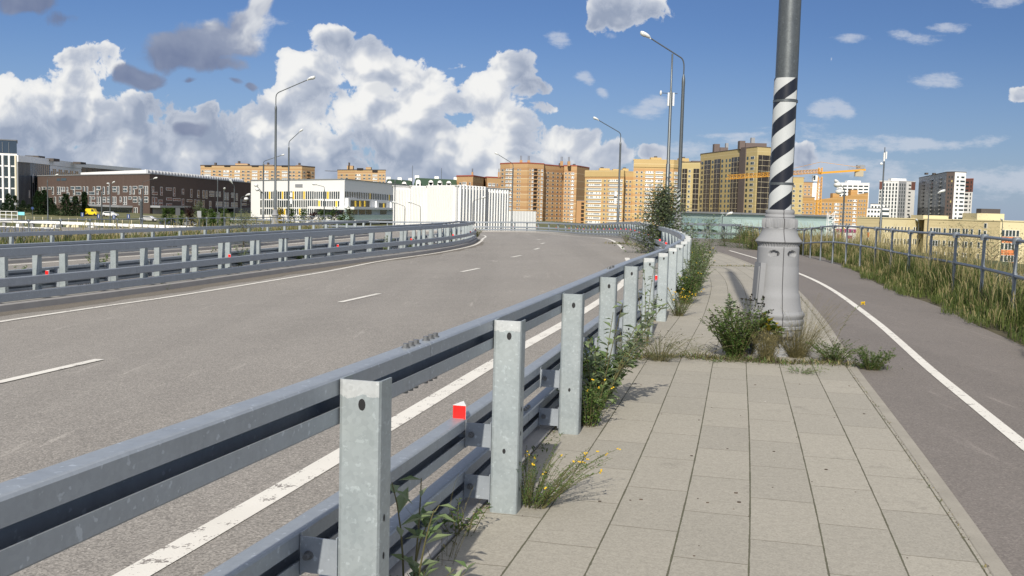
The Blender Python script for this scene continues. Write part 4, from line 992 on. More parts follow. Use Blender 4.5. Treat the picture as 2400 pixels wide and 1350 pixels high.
# J  yellow apartment blocks
MT['yeb'] = banded('yellow_render', (.50, .36, .165), (.60, .49, .29), .4, 6.0, .45, (.48, .29, .13), .5)
MT['yeb2'] = banded('yellow_plain', (.49, .36, .165), (.58, .47, .27), .4, 6.0, .4)
zt = float(atY(1440, 402, 720)[2])
b = Bld('apartment_block', 'lower wing of yellow and orange apartments with white loggias', [(1369, 722), (1460, 700), (1461, 718), (1483, 720)], zt, -9, MT['yeb'], 18, group='yellow apartment blocks', capm=MT['yeb2'], par=.5)
tower_rows(b, 0, [(1375, 4, 'w'), (1393, 30, 'lb'), (1416, 4, 'w'), (1424, 3, 'w'), (1437, 20, 'lb'), (1453, 8, 'lb')], zt-5.6, 12, None, 110); tower_rows(b, 2, [(1467, 4, 'w'), (1475, 4, 'w')], zt-5.6, 12, None, 110)
b.boxon(0, 0, b.fr(0)[2], zt-4.3, zt-.1, .5, MT['yeb2'], 'attic_band')
for x0, x1, h in ((1402, 1426, 2.4), (1434, 1449, 2.0), (1456, 1470, 2.6)): b.roofbox(x0, x1, 725, h, 6, MT['yeb2'])
b.roofbox(1405, 1412, 726, 3.2, 4); b.roofbox(1458, 1464, 726, 3.4, 4); b.done()
zt = float(atY(1520, 375, 715)[2])
b = Bld('apartment_block', 'taller yellow apartments with long white loggias, between two tall poles', [(1481.5, 715), (1575, 712), (1640, 735)], zt, -9, MT['yeb'], 18, group='yellow apartment blocks', capm=MT['yeb2'], par=.5)
tower_rows(b, 0, [(1490, 5, 'w'), (1501, 5, 'w'), (1519, 20, 'lb'), (1542, 18, 'lb'), (1568, 5, 'w')], zt-7.4, 14, None, 110); tower_rows(b, 1, [(1583, 12, 'lb'), (1600, 5, 'w')], zt-7.4, 14, None, 110)
b.boxon(0, 0, b.fr(0)[2], zt-5.2, zt-.1, .5, MT['yeb2'], 'attic_band'); b.boxon(1, 0, b.fr(1)[2], zt-5.2, zt-.1, .5, MT['yeb2'], 'attic_band')
for x0, x1, h in ((1521, 1546, 2.2), (1586, 1610, 2.2)): b.roofbox(x0, x1, 720, h, 6, MT['yeb2']); b.roofbox(x0+9, x0+15, 721, h+1, 4)
b.done()
# K  yellow tower block with dark glazed balconies
MT['yed'] = banded('yellow_brick', (.47, .375, .18), (.57, .48, .29), 1.0, 2.95, .18)
MT['bay'] = mat('brown_bay', (.13, .10, .09), .8, 0, .1, .3)
Y0 = 545; zt = float(atY(1762, 345, Y0)[2])
pts = [(1637, solveY(1637, 361, zt)), (1729, solveY(1729, 349, zt)), (1743, solveY(1743, 346.5, zt)), (1769, 540), (1812, 546), (1830, 560)]
b = Bld('tower_block', 'yellow brick tower block with columns of dark glazed balconies', pts, zt, -10, MT['yed'], 20, cat='building', capm=MT['bay'], par=.3)
tower_rows(b, 0, [(1642, 4, 'd'), (1655, 13, 'db'), (1666, 4, 'd'), (1678, 13, 'db'), (1688.5, 4, 'd'), (1698, 3, 'd'), (1706, 4, 'd'), (1717, 11, 'db'), (1725, 7, 'db')], zt-4.2, 14, None, 150, 2.95)
b.boxon(1, -.1, b.fr(1)[2]+.1, -10, zt+.6, .35, MT['bay'], 'brown_bay')
tower_rows(b, 1, [(1736, 5, 'w')], zt-4.2, 14, None, 150, 2.95); tower_rows(b, 2, [(1747, 4, 'd'), (1758.5, 9, 'w')], zt-4.2, 14, None, 150, 2.95); tower_rows(b, 3, [(1780, 17, 'db'), (1796, 13, 'db')], zt-4.2, 14, None, 150, 2.95)
for x0, x1, y, h in ((1668, 1681, 600, 5.2), (1682, 1700, 600, 3.2), (1727, 1740, 560, 4.5), (1741, 1790, 560, 3.4)): b.roofbox(x0, x1, y, h, 5, MT['bay'])
b.roofbox(1695, 1701, 602, 6, 3, MT['grey']); b.roofbox(1754, 1762, 561, 6.5, 3, MT['grey']); b.done()
zt2 = float(atY(1620, 380, 575)[2])
b = Bld('tower_block', 'lower yellow wing with dark balconies, left of the tall yellow tower block', [(1588, 580), (1637, 572)], zt2, -10, MT['yed'], 16, capm=MT['bay'], par=.4)
tower_rows(b, 0, [(1602, 11, 'db'), (1613, 5, 'w'), (1629, 12, 'db')], zt2-3.6, 12, None, 110, 2.95); b.roofbox(1618, 1640, 585, 1.4, 5, MT['bay']); b.done()
zt2 = float(atY(1860, 416, 600)[2])
b = Bld('tower_block', 'low yellow block right of the striped pole', [(1830, 606), (1880.5, 600)], zt2, -10, MT['yed'], 16, par=.4, capm=MT['yeb2'])
tower_rows(b, 0, [(1840, 5, 'w'), (1859, 5, 'w'), (1874, 5, 'w')], zt2-3.6, 9, None, 110, 2.95); b.done()
# L  ochre block with a sloping roof, small wings
MT['och'] = banded('ochre_brick', (.41, .24, .085), (.52, .34, .16), .8, 3.0, .3)
Y0 = 755; P0, P1 = pY(1905, 770), pY(2033, 750); z0, z1 = float(atY(1905, 470, 770)[2]), float(atY(2033, 452, 750)[2])
b = Bld('apartment_block', 'ochre apartment block with a sloping roof line behind the crane', [(1903, 770), (2033, 750)], z0, -12, MT['och'], 16, par=0)
m = MB(); q = b.poly; m.prism(q, [z0-.1]*4, [z0+.1, z1, z1, z0+.1]); m.build('sloping_attic', MT['och'], b.root)
tower_rows(b, 0, [(1908, 5, 'w'), (1920, 4, 'w'), (1929, 4, 'w'), (1937, 4, 'w'), (1946, 4, 'w'), (1961, 12, 'lb'), (1972, 4, 'w'), (1979, 4, 'w'), (1986, 4, 'w'), (1993, 4, 'w'), (2003, 10, 'lb'), (2013, 4, 'w'), (2019, 4, 'w'), (2026, 4, 'w')], z0-1, 13, None, 130)
for k, x in enumerate((1962, 2004)): b.roofbox(x-12, x+4, 765, 4.+3*k, 6, MT['och'], z0=z0+2)
tower_rows(b, 0, [(1988, 4, 'w'), (1994, 4, 'w'), (2003, 10, 'lb'), (2014, 4, 'w'), (2020, 4, 'w'), (2026, 4, 'w')], z0+2, 1, None, 130); b.done()
z2 = float(atY(1886, 427, 800)[2]); b = Bld('apartment_block', 'narrow orange block with a white edge between the pole and the crane', [(1879, 800), (1903, 800)], z2, -12, MT['orb2'], 14, par=.4)
tower_rows(b, 0, [(1885, 5, 'w'), (1894, 5, 'w')], z2-2, 8, None); b.boxon(0, b.fr(0)[2]-.5, b.fr(0)[2]+5.2, -12, z2-.5, .1, MT['white'], 'white_edge', 6)
b.done()
z2 = float(atY(1890, 462, 740)[2]); b = Bld('apartment_block', 'low ochre wing left of the crane tower', [(1876, 745), (1908, 740)], z2, -12, MT['och'], 14, par=.4)
tower_rows(b, 0, [(1882, 5, 'w'), (1892, 5, 'w'), (1901, 5, 'w')], z2-4, 8, None); b.done()
# M  white towers on the right
zt = float(atY(2000, 430, 1000)[2]); b = Bld('apartment_block', 'white apartment block with dark window bands behind the ochre block', [(1959, 1000), (2034.5, 985)], zt, -12, MT['white'], 20, par=.5, capm=MT['white'])
for r in range(9):
    for k in range(6): b.win(0, b.fr(0)[2]*(.08+.165*k), zt-3-r*3.2, wmesh(4.0, 1.5, 'd'))
b.roofbox(1983, 2014, 1005, 3, 8, MT['white']); b.done()
zt = float(atY(2100, 424, 900)[2]); pts = [(2058, 915), (2103, 900), (2121, 903), (2142, 915)]
b = Bld('residential_tower', 'white residential tower with dark slit windows and brown top corners', pts, zt, -12, MT['white'], 22, par=.5, capm=MT['white'], group='white residential towers')
for r in range(13):
    z = zt-3.4-r*3.35
    for k in range(6): b.win(0, b.fr(0)[2]*(.07+.165*k), z, wmesh(1.5, 2.6, 'd'), lim=140)
    for k in range(3): b.win(1, b.fr(1)[2]*(.2+.3*k), z, wmesh(1.0, 2.4, 'd'), lim=140)
    b.win(2, b.fr(2)[2]*.4, z, wmesh(4.4, 1.3, 'd'), lim=140)
b.boxon(0, .05, b.fr(0)[2]*.2, zt-7.5, zt-.5, .08, MT['brownred'], 'brown_corner'); b.boxon(2, b.fr(2)[2]*.55, b.fr(2)[2], zt-7.5, zt-.3, .08, MT['brownred'], 'brown_corner'); b.boxon(1, 0, b.fr(1)[2], -12, zt+.4, .06, MT['grey'], 'grey_bay')
for r in range(13):
    for k in range(3): b.win(1, b.fr(1)[2]*(.2+.3*k), zt-3.4-r*3.35, wmesh(1.0, 2.4, 'd'), out=.1, lim=150)
b.roofbox(2085, 2120, 905, 2.4, 8, MT['white']); b.done()
zt = float(atY(2215, 403, 800)[2]); pts = [(2150, solveY(2150, 417, zt)), (2214, 803), (2233, 796), (2259, 800)]
b = Bld('residential_tower', 'tall dark grey and white residential tower with dark balconies', pts, zt, -12, MT['darkgrey'], 24, par=.5, capm=MT['darkroof'], group='white residential towers')
for r in range(15):
    z = zt-4-r*3.3
    for u in (.22, .52, .82): b.win(0, b.fr(0)[2]*u, z, wmesh(9.0, 2.6, 'bal'), lim=150)
    for u in (.06, .37, .67, .96): b.win(0, b.fr(0)[2]*u, z, wmesh(1.6, 2.0, 'd'), lim=150)
    for k in range(2): b.win(1, b.fr(1)[2]*(.35+.35*k), z, wmesh(1.0, 1.6, 'cream' if (r*k) % 5 == 1 else 'd'), lim=150, out=.1)
    wv = (3.2, 4.6) if r % 3 else (2.2, 3.2)
    b.win(2, b.fr(2)[2]*.28, z, wmesh(wv[0]*.7, 1.4, 'd'), out=.14, lim=150); b.win(2, b.fr(2)[2]*.72, z, wmesh(wv[1], 1.4, 'd'), out=.14, lim=150)
b.boxon(0, 0, b.fr(0)[2], zt-28, zt+.2, .06, MT['grey'], 'pale_upper_wall'); b.boxon(1, 0, b.fr(1)[2], -12, zt+.3, .07, MT['bay'], 'brown_bay'); b.boxon(2, 0, b.fr(2)[2], -12, zt+.5, .1, MT['white'], 'white_wall')
for x in (2168, 2186, 2205): b.roofbox(x-3, x+3, 850, 1.4, 3)
b.done()
zt = float(atY(2268, 419, 830)[2]); b = Bld('residential_tower', 'lower white tower with a brick red top, right of the dark grey tower', [(2256, 835), (2277, 828)], zt, -12, MT['white'], 18, par=.4, capm=MT['redbrick'], group='white residential towers')
b.boxon(0, 0, b.fr(0)[2], zt-11, zt-.1, .08, MT['brownred'], 'brick_top')
for r in range(13): b.win(0, b.fr(0)[2]*.32, zt-3-r*3.3, wmesh(3.6, 1.4, 'd'), out=.1); b.win(0, b.fr(0)[2]*.8, zt-3-r*3.3, wmesh(.8, 2.0, 'd'), out=.1)
b.done()
for px0, px1, yt, Y, lab in ((2032, 2064, 488, 620, 'small white house with a dark roof left of the slim mast'), (2040, 2072, 478, 700, 'white house row behind the slim mast'), (2066, 2084, 487, 600, 'small white house right of the slim mast')):
    zt = float(atY(px0, yt, Y)[2]); b = Bld('house', lab, [(px0, Y), (px1, Y)], zt, -12, MT['white'], 10, cat='house', par=.4)
    for k in range(4): b.win(0, b.fr(0)[2]*(.14+.24*k), zt-2, wmesh(1.3, 1.3, 'd')); b.win(0, b.fr(0)[2]*(.14+.24*k), zt-5, wmesh(1.3, 1.3, 'd'))
    b.done()
# N  pale yellow school on the right
MT['sch'] = mat('school_yellow', (.60, .53, .33), .8, 0, .05, .2); 
def scht():
    m, t, bb = new_mat('school_brick'); P = t.node('ShaderNodeNewGeometry', None, 0); z = t.xyz(P)[2]
    f = t.math('LESS_THAN', t.math('FRACT', z/.9), .1); c = t.mix(f, t.mix(t.noise(P, .3, 4), (.50, .425, .25), (.58, .49, .29)), (.42, .35, .2)); pset(t, bb, c, .85); return m
MT['scht'] = scht()
zt = 1.75; pts = [(2010, 300), (2067, 292), (2068, 290), (2167, 300), (2169, 290), (2225, 284), (2347, 270), (2420, 268)]
b = Bld('school', 'long pale yellow school with rows of white framed windows', pts, zt, -10.5, MT['sch'], 25, par=.3, capm=MT['sch'])
b.boxon(0, 0, b.fr(0)[2], -10.5, zt-.1, .06, MT['scht'], 'tan_wall')
b.boxon(4, 0, b.fr(4)[2], -10.5, zt+.0, .06, MT['scht'], 'tan_wall'); b.boxon(5, 0, b.fr(5)[2], -10.5, zt+.0, .06, MT['scht'], 'tan_wall')
for r, z in enumerate((-1.5, -5.1, -8.4)):
    for x in (2078, 2085, 2093, 2101, 2108, 2116, 2124, 2132, 2145, 2150, 2158): b.win(2, b.u(2, x), z, wmesh(.75, 1.7, 'w1'), lim=130)
    for x in (2186, 2194, 2200, 2206, 2218): b.win(4, b.u(4, x), z, wmesh(.75, 1.7, 'w1'), out=.07, lim=130)
    for x in (2231, 2238, 2244, 2251, 2263, 2270, 2282, 2300): b.win(5, b.u(5, x), z, wmesh(.75, 1.7, 'w1'), out=.07, lim=130)
    for x in (2355, 2364, 2372, 2380, 2389): b.win(6, b.u(6, x), z, wmesh(.8, 1.8, 'w1'), lim=130); b.boxon(6, b.u(6, x)-.4, b.u(6, x)+.4, z-2.6, z-1.0, .06, MT['orangep'], 'orange_panel')
for z in (.2, -1.9, -4.): b.win(5, b.u(5, 2313), z+.2, wmesh(.9, 1.4, 'w1'), out=.07, lim=130)
for z in (-1.7, -5, -8.2): b.win(0, b.u(0, 2038), z, wmesh(.8, 1.5, 'w1'), out=.07, lim=130); b.boxon(0, b.u(0, 2036), b.u(0, 2041), z-2.4, z-1.0, .09, MT['orangep'], 'orange_panel')
for px0, px1, Y, y1, nm in ((2165, 2224, 292, 505, 'stair_tower'), (2291, 2355, 276, 500.5, 'stair_tower')):
    h = float(atY((px0+px1)/2, y1, Y)[2])-zt; b.roofbox(px0, px1, Y, h, 9, MT['sch'], nm)
b.roofbox(2300, 2345, 278, 2.9+.3, 3, MT['darkroof'], 'roof_plant', zt+.2); b.done()
zt = float(atY(1985, 530, 360)[2]); b = Bld('painted_building', 'small white building with a magenta band behind the pipe railing', [(1963, 360), (2010, 352)], zt, -11, MT['white'], 14, par=.3, capm=MT['white'])
b.boxon(0, .1, b.fr(0)[2]-.1, zt-2.3, zt-1.0, .06, MT['magenta'], 'magenta_band'); b.boxon(0, b.fr(0)[2]*.55, b.fr(0)[2]*.82, zt-4.6, zt-3.3, .06, MT['magenta'], 'magenta_panel'); b.boxon(0, b.fr(0)[2]*.05, b.fr(0)[2]*.2, zt-5, zt-3.2, .06, MT['magenta'], 'magenta_panel')
a, ex, LL, n = b.fr(0); m = MB(); p, q = a+ex*.8+n*.3, a+ex*3.6+n*.3; m.beam((p[0], p[1], -9), (q[0], q[1], zt-.6), .5, .5); m.build('yellow_slide', MT['yellow'], b.root)
for k in range(4): b.win(0, LL*(.15+.22*k), zt-1.7, wmesh(.8, .9, 'w1'), out=.1)
b.done()
# O  pavilion of green glass facets
def faceted(b, i, nu, nv, z0, z1, out, mt, u0, u1):
    a, ex, L, n = b.fr(i); m = MB(); du = (u1-u0)/nu; dz = (z1-z0)/nv
    for j in range(nv):
        for k in range(nu):
            ua = u0+k*du+.03; ub = u0+(k+1)*du-.03; za = z0+j*dz+.02; zb_ = z0+(j+1)*dz-.02
            c = [a+ex*q[0]+n*q[2] for q in ((ua, 0, .02), (ub, 0, .02), (ub, 0, .02), (ua, 0, .02), (ua+du*.75, 0, out))]; zz = [za, za, zb_, zb_, za+dz*.15]
            m.add([(c[q][0], c[q][1], zz[q]) for q in range(5)], [(0, 1, 4), (1, 2, 4), (2, 3, 4), (3, 0, 4)])
    return m.build('glass_facets', mt, b.root)
def gg():
    m, t, bb = new_mat('green_glass'); P = t.tc('Object'); pset(t, bb, t.mix(t.noise(P, .4, 3), (.34, .45, .43), (.43, .545, .52)), .25, 0, spec=.6); return m
MT['gglass'] = gg(); MT['gglassd'] = mat('green_glass_dark', (.20, .29, .28), .25, 0, .1, .3, spec=.6)
zt = 1.72; b = Bld('glass_pavilion', 'low pavilion clad in pale green faceted glass panels', [(1560, 122), (1694, 108), (1955, 128)], zt, -2.2, MT['gglass'], 18, par=.2, capm=MT['grey'])
faceted(b, 1, 11, 3, -1.9, 1.15, .7, MT['gglass'], 2.0, b.fr(1)[2]-1); faceted(b, 0, 8, 2, -1.6, 1.1, .6, MT['gglassd'], .3, b.fr(0)[2]-.8)
slabpx(b, 0, 1648, 1668, 538, 553, .1, MT['grey'], 'doorway'); b.done()
m = MB(); rt = wthing('scaffold_tower', 'slim white lattice mast at the right end of the green glass pavilion', 'mast', (*pY(1948, 122), -2))
p = pY(1948, 122)
for dx in (-.35, .35):
    for dy in (-.3, .3): m.beam((p[0]+dx, p[1]+dy, -4), (p[0]+dx, p[1]+dy, 2.2), .07)
for k in range(12):
    z = -4+k*.52; m.beam((p[0]-.35, p[1]-.3, z), (p[0]+.35, p[1]-.3, z+.5), .05); m.beam((p[0]-.35, p[1]-.3, z), (p[0]+.35, p[1]-.3, z), .05)
m.build('lattice', MT['whitem'], rt)
# P  tower crane
CY = 410.; T = pY(1918, CY); zc = float(atY(1918, 411, CY)[2]); rt = wthing('tower_crane', 'yellow tower crane with a white cab in front of the ochre block', 'crane', (T[0], T[1], -12))
def lattice(p0, p1, w, n, mt, name, tri=False, par=None):
    p0, p1 = Vector(p0), Vector(p1); d = (p1-p0); up = Vector((0, 0, 1)) if abs(d.normalized().z) < .9 else Vector((0, 1, 0)); s = d.cross(up).normalized(); u = s.cross(d).normalized(); m = MB()
    cs = [s*w/2-u*w/2, -s*w/2-u*w/2, -s*w/2+u*w/2, s*w/2+u*w/2] if not tri else [s*w/2, -s*w/2, u*w*1.2]
    for c in cs: m.beam(p0+c, p1+c, .2)
    for k in range(n):
        a, b_ = p0+d*(k/n), p0+d*((k+1)/n)
        for i in range(len(cs)):
            j = (i+1) % len(cs); m.beam(a+cs[i], b_+cs[j], .11); m.beam(a+cs[i], a+cs[j], .11)
    return m.build(name, mt, par)
lattice((T[0], T[1], -12), (T[0], T[1], zc-.5), 1.5, 22, MT['crane'], 'tower', par=rt)
lattice((T[0], T[1], zc+.5), (T[0], T[1], zc+3.2), 1.3, 3, MT['crane'], 'tower_head', par=rt)
J = pY(1702, 345); zj = float(atY(1702, 420, 345)[2]); lattice((T[0]-.5, T[1]-.5, zc+1), (J[0], J[1], zj), 1.2, 26, MT['crane'], 'jib', True, rt)
Q = pY(2022, 418); zq = float(atY(2022, 398, 418)[2]); m = MB(); m.beam((T[0], T[1], zc+1.0), (Q[0], Q[1], zq), 1.2, .8); m.build('counter_jib', MT['crane'], rt)
m = MB(); A0, A1 = Vector((T[0], T[1], zc+1.8)), Vector((Q[0], Q[1], zq+.9))
for k in range(13): a = A0+(A1-A0)*(.62+.38*k/12); m.beam(a-Vector((0, 0, .6)), a+Vector((0, 0, .9)), .1)
m.beam(A0+(A1-A0)*.62+Vector((0, 0, .9)), A1+Vector((0, 0, .9)), .1); m.box((Q[0]-2, Q[1], zq+1.2), (3, 1.5, 1.6)); m.build('railing', MT['grey'], rt)
p = A0+(A1-A0)*.87; m = MB(); m.box((p.x, p.y, p.z-2.2), (3.4, 1.2, 2.6)); m.build('counterweight', MT['crete2'], rt)
p = pY(1906, 407); zcab = float(atY(1906, 418, 407)[2]); m = MB(); m.box((p[0], p[1], zcab), (1.8, 1.7, 2.4)); m.box((p[0]-.35, p[1]-.87, zcab+.1), (.8, .05, 1.7), 1); m.build('cab', [MT['white'], MT['glass']], rt)
m = MB(); m.beam((T[0], T[1], zc+5.5), (Q[0], Q[1], zq+.8), .12); m.beam((T[0], T[1], zc+5.5), (J[0]*.5+T[0]*.5, J[1]*.5+T[1]*.5, (zj+zc)/2+2), .12); m.build('tie_rod', MT['crane'], rt)
# ------------------------------------------------------------------ lamps and masts
def head_mesh(w=.36, l=.78):
    m = MB(); m.ell((0, l*.35, .02), (w/2, l*.5, .13), 14, 8, 0); m.ell((0, l*.52, -.05), (w*.40, l*.30, .12), 12, 6, 1); m.tube([(0, -.16, -.02), (0, .12, .0)], .05, 8, 0)
    return m.mesh('lamp_head', [MT['lamp'], MT['lens']], True)
MT['lens'] = mat('lamp_lens', (.45, .47, .46), .15, 0, .05)
HEAD = head_mesh()
def lamp(label, px, Y, zb, zp, zelb, hx, zh, r0=.13, r1=.085, group='street lamps', base=False, heads=1, boxes=None, name='street_lamp', two=False):
    """pole at photo column px, distance Y; pole top zp, elbow zelb, head at photo column hx and height zh"""
    p = pY(px, Y); rt = wthing(name, label, 'street lamp', (p[0], p[1], zb), group); x, y = p
    m = MB(); zm = zb+(zp-zb)*.32; m.tube([(x, y, zb), (x, y, zm), (x, y, zm+.12), (x, y, zp-.2), (x, y, zp), (x, y, zp+.25)], [r0, r0, r1*1.05, r1, r1*1.1, r1*.5], 12); m.build('pole', MT['pole'], rt, True)
    if zelb is not None:
        dx = (hx-px)/FPX*Y; e = Vector((x, y, zelb)); h = Vector((x+dx, y-.3, zh)); d = (h-e)
        m = MB(); k = e-Vector((0, 0, .35)); pts = [Vector((x, y, zp)), k]+[k*(1-u)**2+e*2*u*(1-u)+(e+d*.12)*u*u for u in (.25, .5, .75, 1.)]+[h]; m.tube(pts, .035*max(1, r1/.085), 8); m.build('arm', MT['pole'], rt, True)
        hd = link('lamp_head', HEAD, rt, h-Vector((x, y, zb))); hd.rotation_euler = Vector((d.x, d.y, d.z)).to_track_quat('Y', 'Z').to_euler()
    if base:
        m = MB(); m.lathe([(.36, zb-.3), (.36, zb+.5), (.33, zb+.6), (.30, zb+.62), (.25, zb+1.25), (.33, zb+1.3), (.22, zb+1.55), (.24, zb+1.75), (.2, zb+1.8)], 20, c=(x, y)); m.build('base_casting', MT['cast'], rt, True)
    for z, dx, w, h in (boxes or []):
        m = MB(); m.box((x+dx, y-.1, z), (w, .25, h)); m.box((x+dx*.4, y, z), (abs(dx), .06, .06)); m.build('antenna', MT['lamp'], rt)
    return rt
def zat(px, py, Y): return float(atY(px, py, Y)[2])
lamp('tall lamp post with a right-pointing arm standing past the median barrier', 645, 88, -.8, zat(646, 253, 88), zat(648, 219, 88), 722, zat(722, 187, 88), .15, .10, base=True)
lamp('curved lamp post with two boxes fixed to it, in front of the white school', 676, 150, -4.6, zat(678, 347, 150), zat(679, 332, 150), 702, zat(702, 309, 150), .17, .12, boxes=[(zat(683, 458, 150), .45, .35, .9), (zat(683, 470, 150), .45, .35, 1.0)])
r = lamp('lamp post with two round heads above the right end of the brown brick building', 617, 200, -4.6, zat(617, 385, 200), zat(617, 378, 200), 660, zat(660, 364, 200), .22, .15)
for hx, hy in ((600, 434), (603, 444)):
    h = Vector((*pY(hx, 190), zat(hx, hy, 190))); m = MB(); m.ell(h, (.42, .42, .32), 12, 8); m.build('spotlight', MT['lamp'], r, True)
    m = MB(); m.tube([(pY(617, 200)[0], 199.9, zat(617, 454, 200)), h], .06, 6); m.build('bracket', MT['pole'], r)
lamp('left arm lamp post in front of the yellow apartments', 1449, 120, -1.4, zat(1453, 337, 120), zat(1453, 312, 120), 1394, zat(1394, 281, 120), .17, .115, boxes=[(zat(1444, 456, 120), -.4, .3, .8), (zat(1444, 469, 120), -.4, .3, .9)])
lamp('left arm lamp post in front of the tall orange apartment block', 1200, 175, -4.6, zat(1203, 395, 175), zat(1203, 384, 175), 1164, zat(1164, 362, 175), .18, .12)
lamp('slim lamp post with a short left arm in front of the yellow panelled school', 760, 140, -4.6, zat(760, 447, 140), zat(760, 438, 140), 742, zat(742, 433, 140), .09, .07)
lamp('small lamp with a drooping left arm before the left of the ribbed pavilion', 949, 150, -4.6, zat(949, 490, 150), zat(949, 484, 150), 929, zat(929, 476, 150), .07, .05, group='small lamps by the ribbed pavilion')
lamp('small lamp with a drooping left arm before the middle of the ribbed pavilion', 986, 150, -4.6, zat(986, 490, 150), zat(986, 484, 150), 965, zat(965, 475.5, 150), .07, .05, group='small lamps by the ribbed pavilion')
lamp('small lamp with a right-pointing arm before the ribbed pavilion', 1108, 150, -4.6, zat(1108, 478, 150), zat(1108, 471, 150), 1129, zat(1129, 464, 150), .07, .05, group='small lamps by the ribbed pavilion')
lamp('slim lamp post before the left part of the brown brick facade', 112, 190, -4.6, zat(112, 425, 190), zat(112, 418, 190), 133, zat(133, 411, 190), .13, .09)
lamp('lamp post with a wide right arm at the corner of the brown brick building', 334, 170, -4.6, zat(334, 440, 170), zat(334, 427, 170), 363, zat(363, 418.5, 170), .09, .07)
r = lamp('thick grey pole before the corner of the brown brick building', 331, 120, -4., zat(331, 470, 120), None, 0, 0, .17, .16)
r = lamp('pole with two short raised arms before the brown brick facade', 258, 190, -4.6, zat(258, 436, 190), zat(258, 434, 190), 266, zat(266, 429, 190), .13, .1)
h = Vector((*pY(254, 190), zat(254, 430, 190))); m = MB(); m.tube([(pY(258, 190)[0], 190, zat(258, 436, 190)), h], .05, 6); m.ell(h, (.3, .3, .16), 10, 6); m.build('lamp_head', MT['lamp'], r, True)
lamp('stubby pole with a round lamp left of the twin arm pole', 238.5, 170, -4.6, zat(238.5, 452, 170), zat(238.5, 449, 170), 236, zat(236, 447, 170), .13, .12)
lamp('slim pole without an arm before the right half of the brown brick building', 510, 150, -4.6, zat(510, 423, 150), None, 0, 0, .09, .07)
lamp('thin pole with a tiny left head before the brown brick building', 525, 150, -4.6, zat(525, 448, 150), zat(525, 446, 150), 527, zat(527, 444, 150), .07, .06)
lamp('slim lamp post with a short left arm near the right end of the brick building', 549, 150, -4.6, zat(549, 445, 150), zat(549, 436, 150), 545, zat(545, 428.5, 150), .08, .06)
r = lamp('low lamp post with two round heads before the dark grey annex', 565, 130, -4.6, zat(565, 470, 130), zat(565, 463, 130), 579, zat(579, 458, 130), .07, .06)
m = MB(); m.ell(Vector((*pY(577, 130), zat(577, 466, 130))), (.3, .3, .22), 12, 8); m.build('lamp_head', MT['lamp'], r, True)
lamp('thin dark pole at the left end of the ribbed pavilion', 925, 170, -4.6, zat(925, 425, 170), None, 0, 0, .12, .09)
r = lamp('sturdy lamp post with two round left heads behind the pipe railing', 1977, 92, -5, zat(1981, 452, 92), zat(1981, 443, 92), 1961, zat(1961, 431, 92), .20, .085)
m = MB(); h = Vector((*pY(1964, 92), zat(1964, 449, 92))); m.ell(h, (.34, .34, .26), 12, 8); m.tube([(pY(1981, 92)[0]-.15, 92, zat(1981, 455, 92)), h], .045, 6); m.build('lamp_head', MT['lamp'], r, True)
h = Vector((*pY(1960, 91.7), zat(1960, 433, 92))); m = MB(); m.ell(h, (.36, .36, .27), 12, 8); m.build('lamp_head', MT['lamp'], r, True)
lamp('lamp post with a broad right head in front of the pale yellow school', 2177, 105, -6, zat(2179, 470, 105), zat(2179, 460, 105), 2196, zat(2196, 451, 105), .19, .06)
lamp('thin street lamp with a small arm near the right end of the pale school', 2352, 150, -9, zat(2355, 525, 150), zat(2355, 521, 150), 2348, zat(2348, 517, 150), .07, .05)
lamp('thin street lamp before the bright middle of the pale yellow school', 2155, 160, -9, zat(2156, 527, 160), zat(2156, 522, 160), 2150, zat(2150, 518, 160), .06, .05)
lamp('small lamp leaning over the corner of the green glass pavilion', 1694, 104, -2, zat(1694, 510, 104), zat(1694, 508, 104), 1704, zat(1704, 503, 104), .05, .04)
# masts
p = pY(1562, 76); rt = wthing('antenna_mast', 'tall stepped antenna mast left of a striped lamp post', 'mast', (p[0], p[1], -1)); x, y = p
m = MB(); zs = [-1, zat(1562, 385, 76), zat(1562, 215, 76), zat(1575, 126, 76)]; m.tube([(x, y, zs[0]), (x, y, zs[1]), (x, y, zs[1]+.05), (x, y, zs[2]), (x, y, zs[2]+.05), (x, y, zs[3])], [.17, .16, .125, .11, .075, .065], 12); m.build('pole', MT['pole'], rt, True)
for dx in (-.19, .19):
    m = MB(); m.box((x+dx, y-.1, zat(1570, 233, 76)), (.13, .16, 1.0)); m.build('antenna', MT['lamp'], rt)
m = MB(); zz = zat(1565, 219, 76); m.tube([(x-.75, y-.2, zz), (x+.5, y, zz)], .025, 6); m.build('cross_arm', MT['pole'], rt)
m = MB(); m.ell((x-.8, y-.2, zz), (.09, .16, .2), 12, 8); m.build('dish', MT['lamp'], rt, True)
p = pY(2066, 150); rt = wthing('antenna_mast', 'slim antenna mast with white aerials above the pale yellow school', 'mast', (p[0], p[1], -10)); x, y = p
m = MB(); m.tube([(x, y, -10), (x, y, zat(2067, 500, 150)), (x, y, zat(2067, 498, 150)), (x, y, zat(2071, 388, 150)), (x, y, zat(2072, 345, 150))], [.2, .19, .13, .11, .06], 10); m.build('pole', MT['pole'], rt, True)
for dx, yy, h in ((-.12, 368, 1.3), (.18, 364, 1.1)):
    m = MB(); m.box((x+dx, y-.2, zat(2071, yy, 150)), (.22, .2, h)); m.build('antenna', MT['lamp'], rt)
m = MB(); m.ell((x-.45, y-.2, zat(2068, 384, 150)), (.22, .1, .2), 12, 8); m.build('dish', MT['lamp'], rt, True)
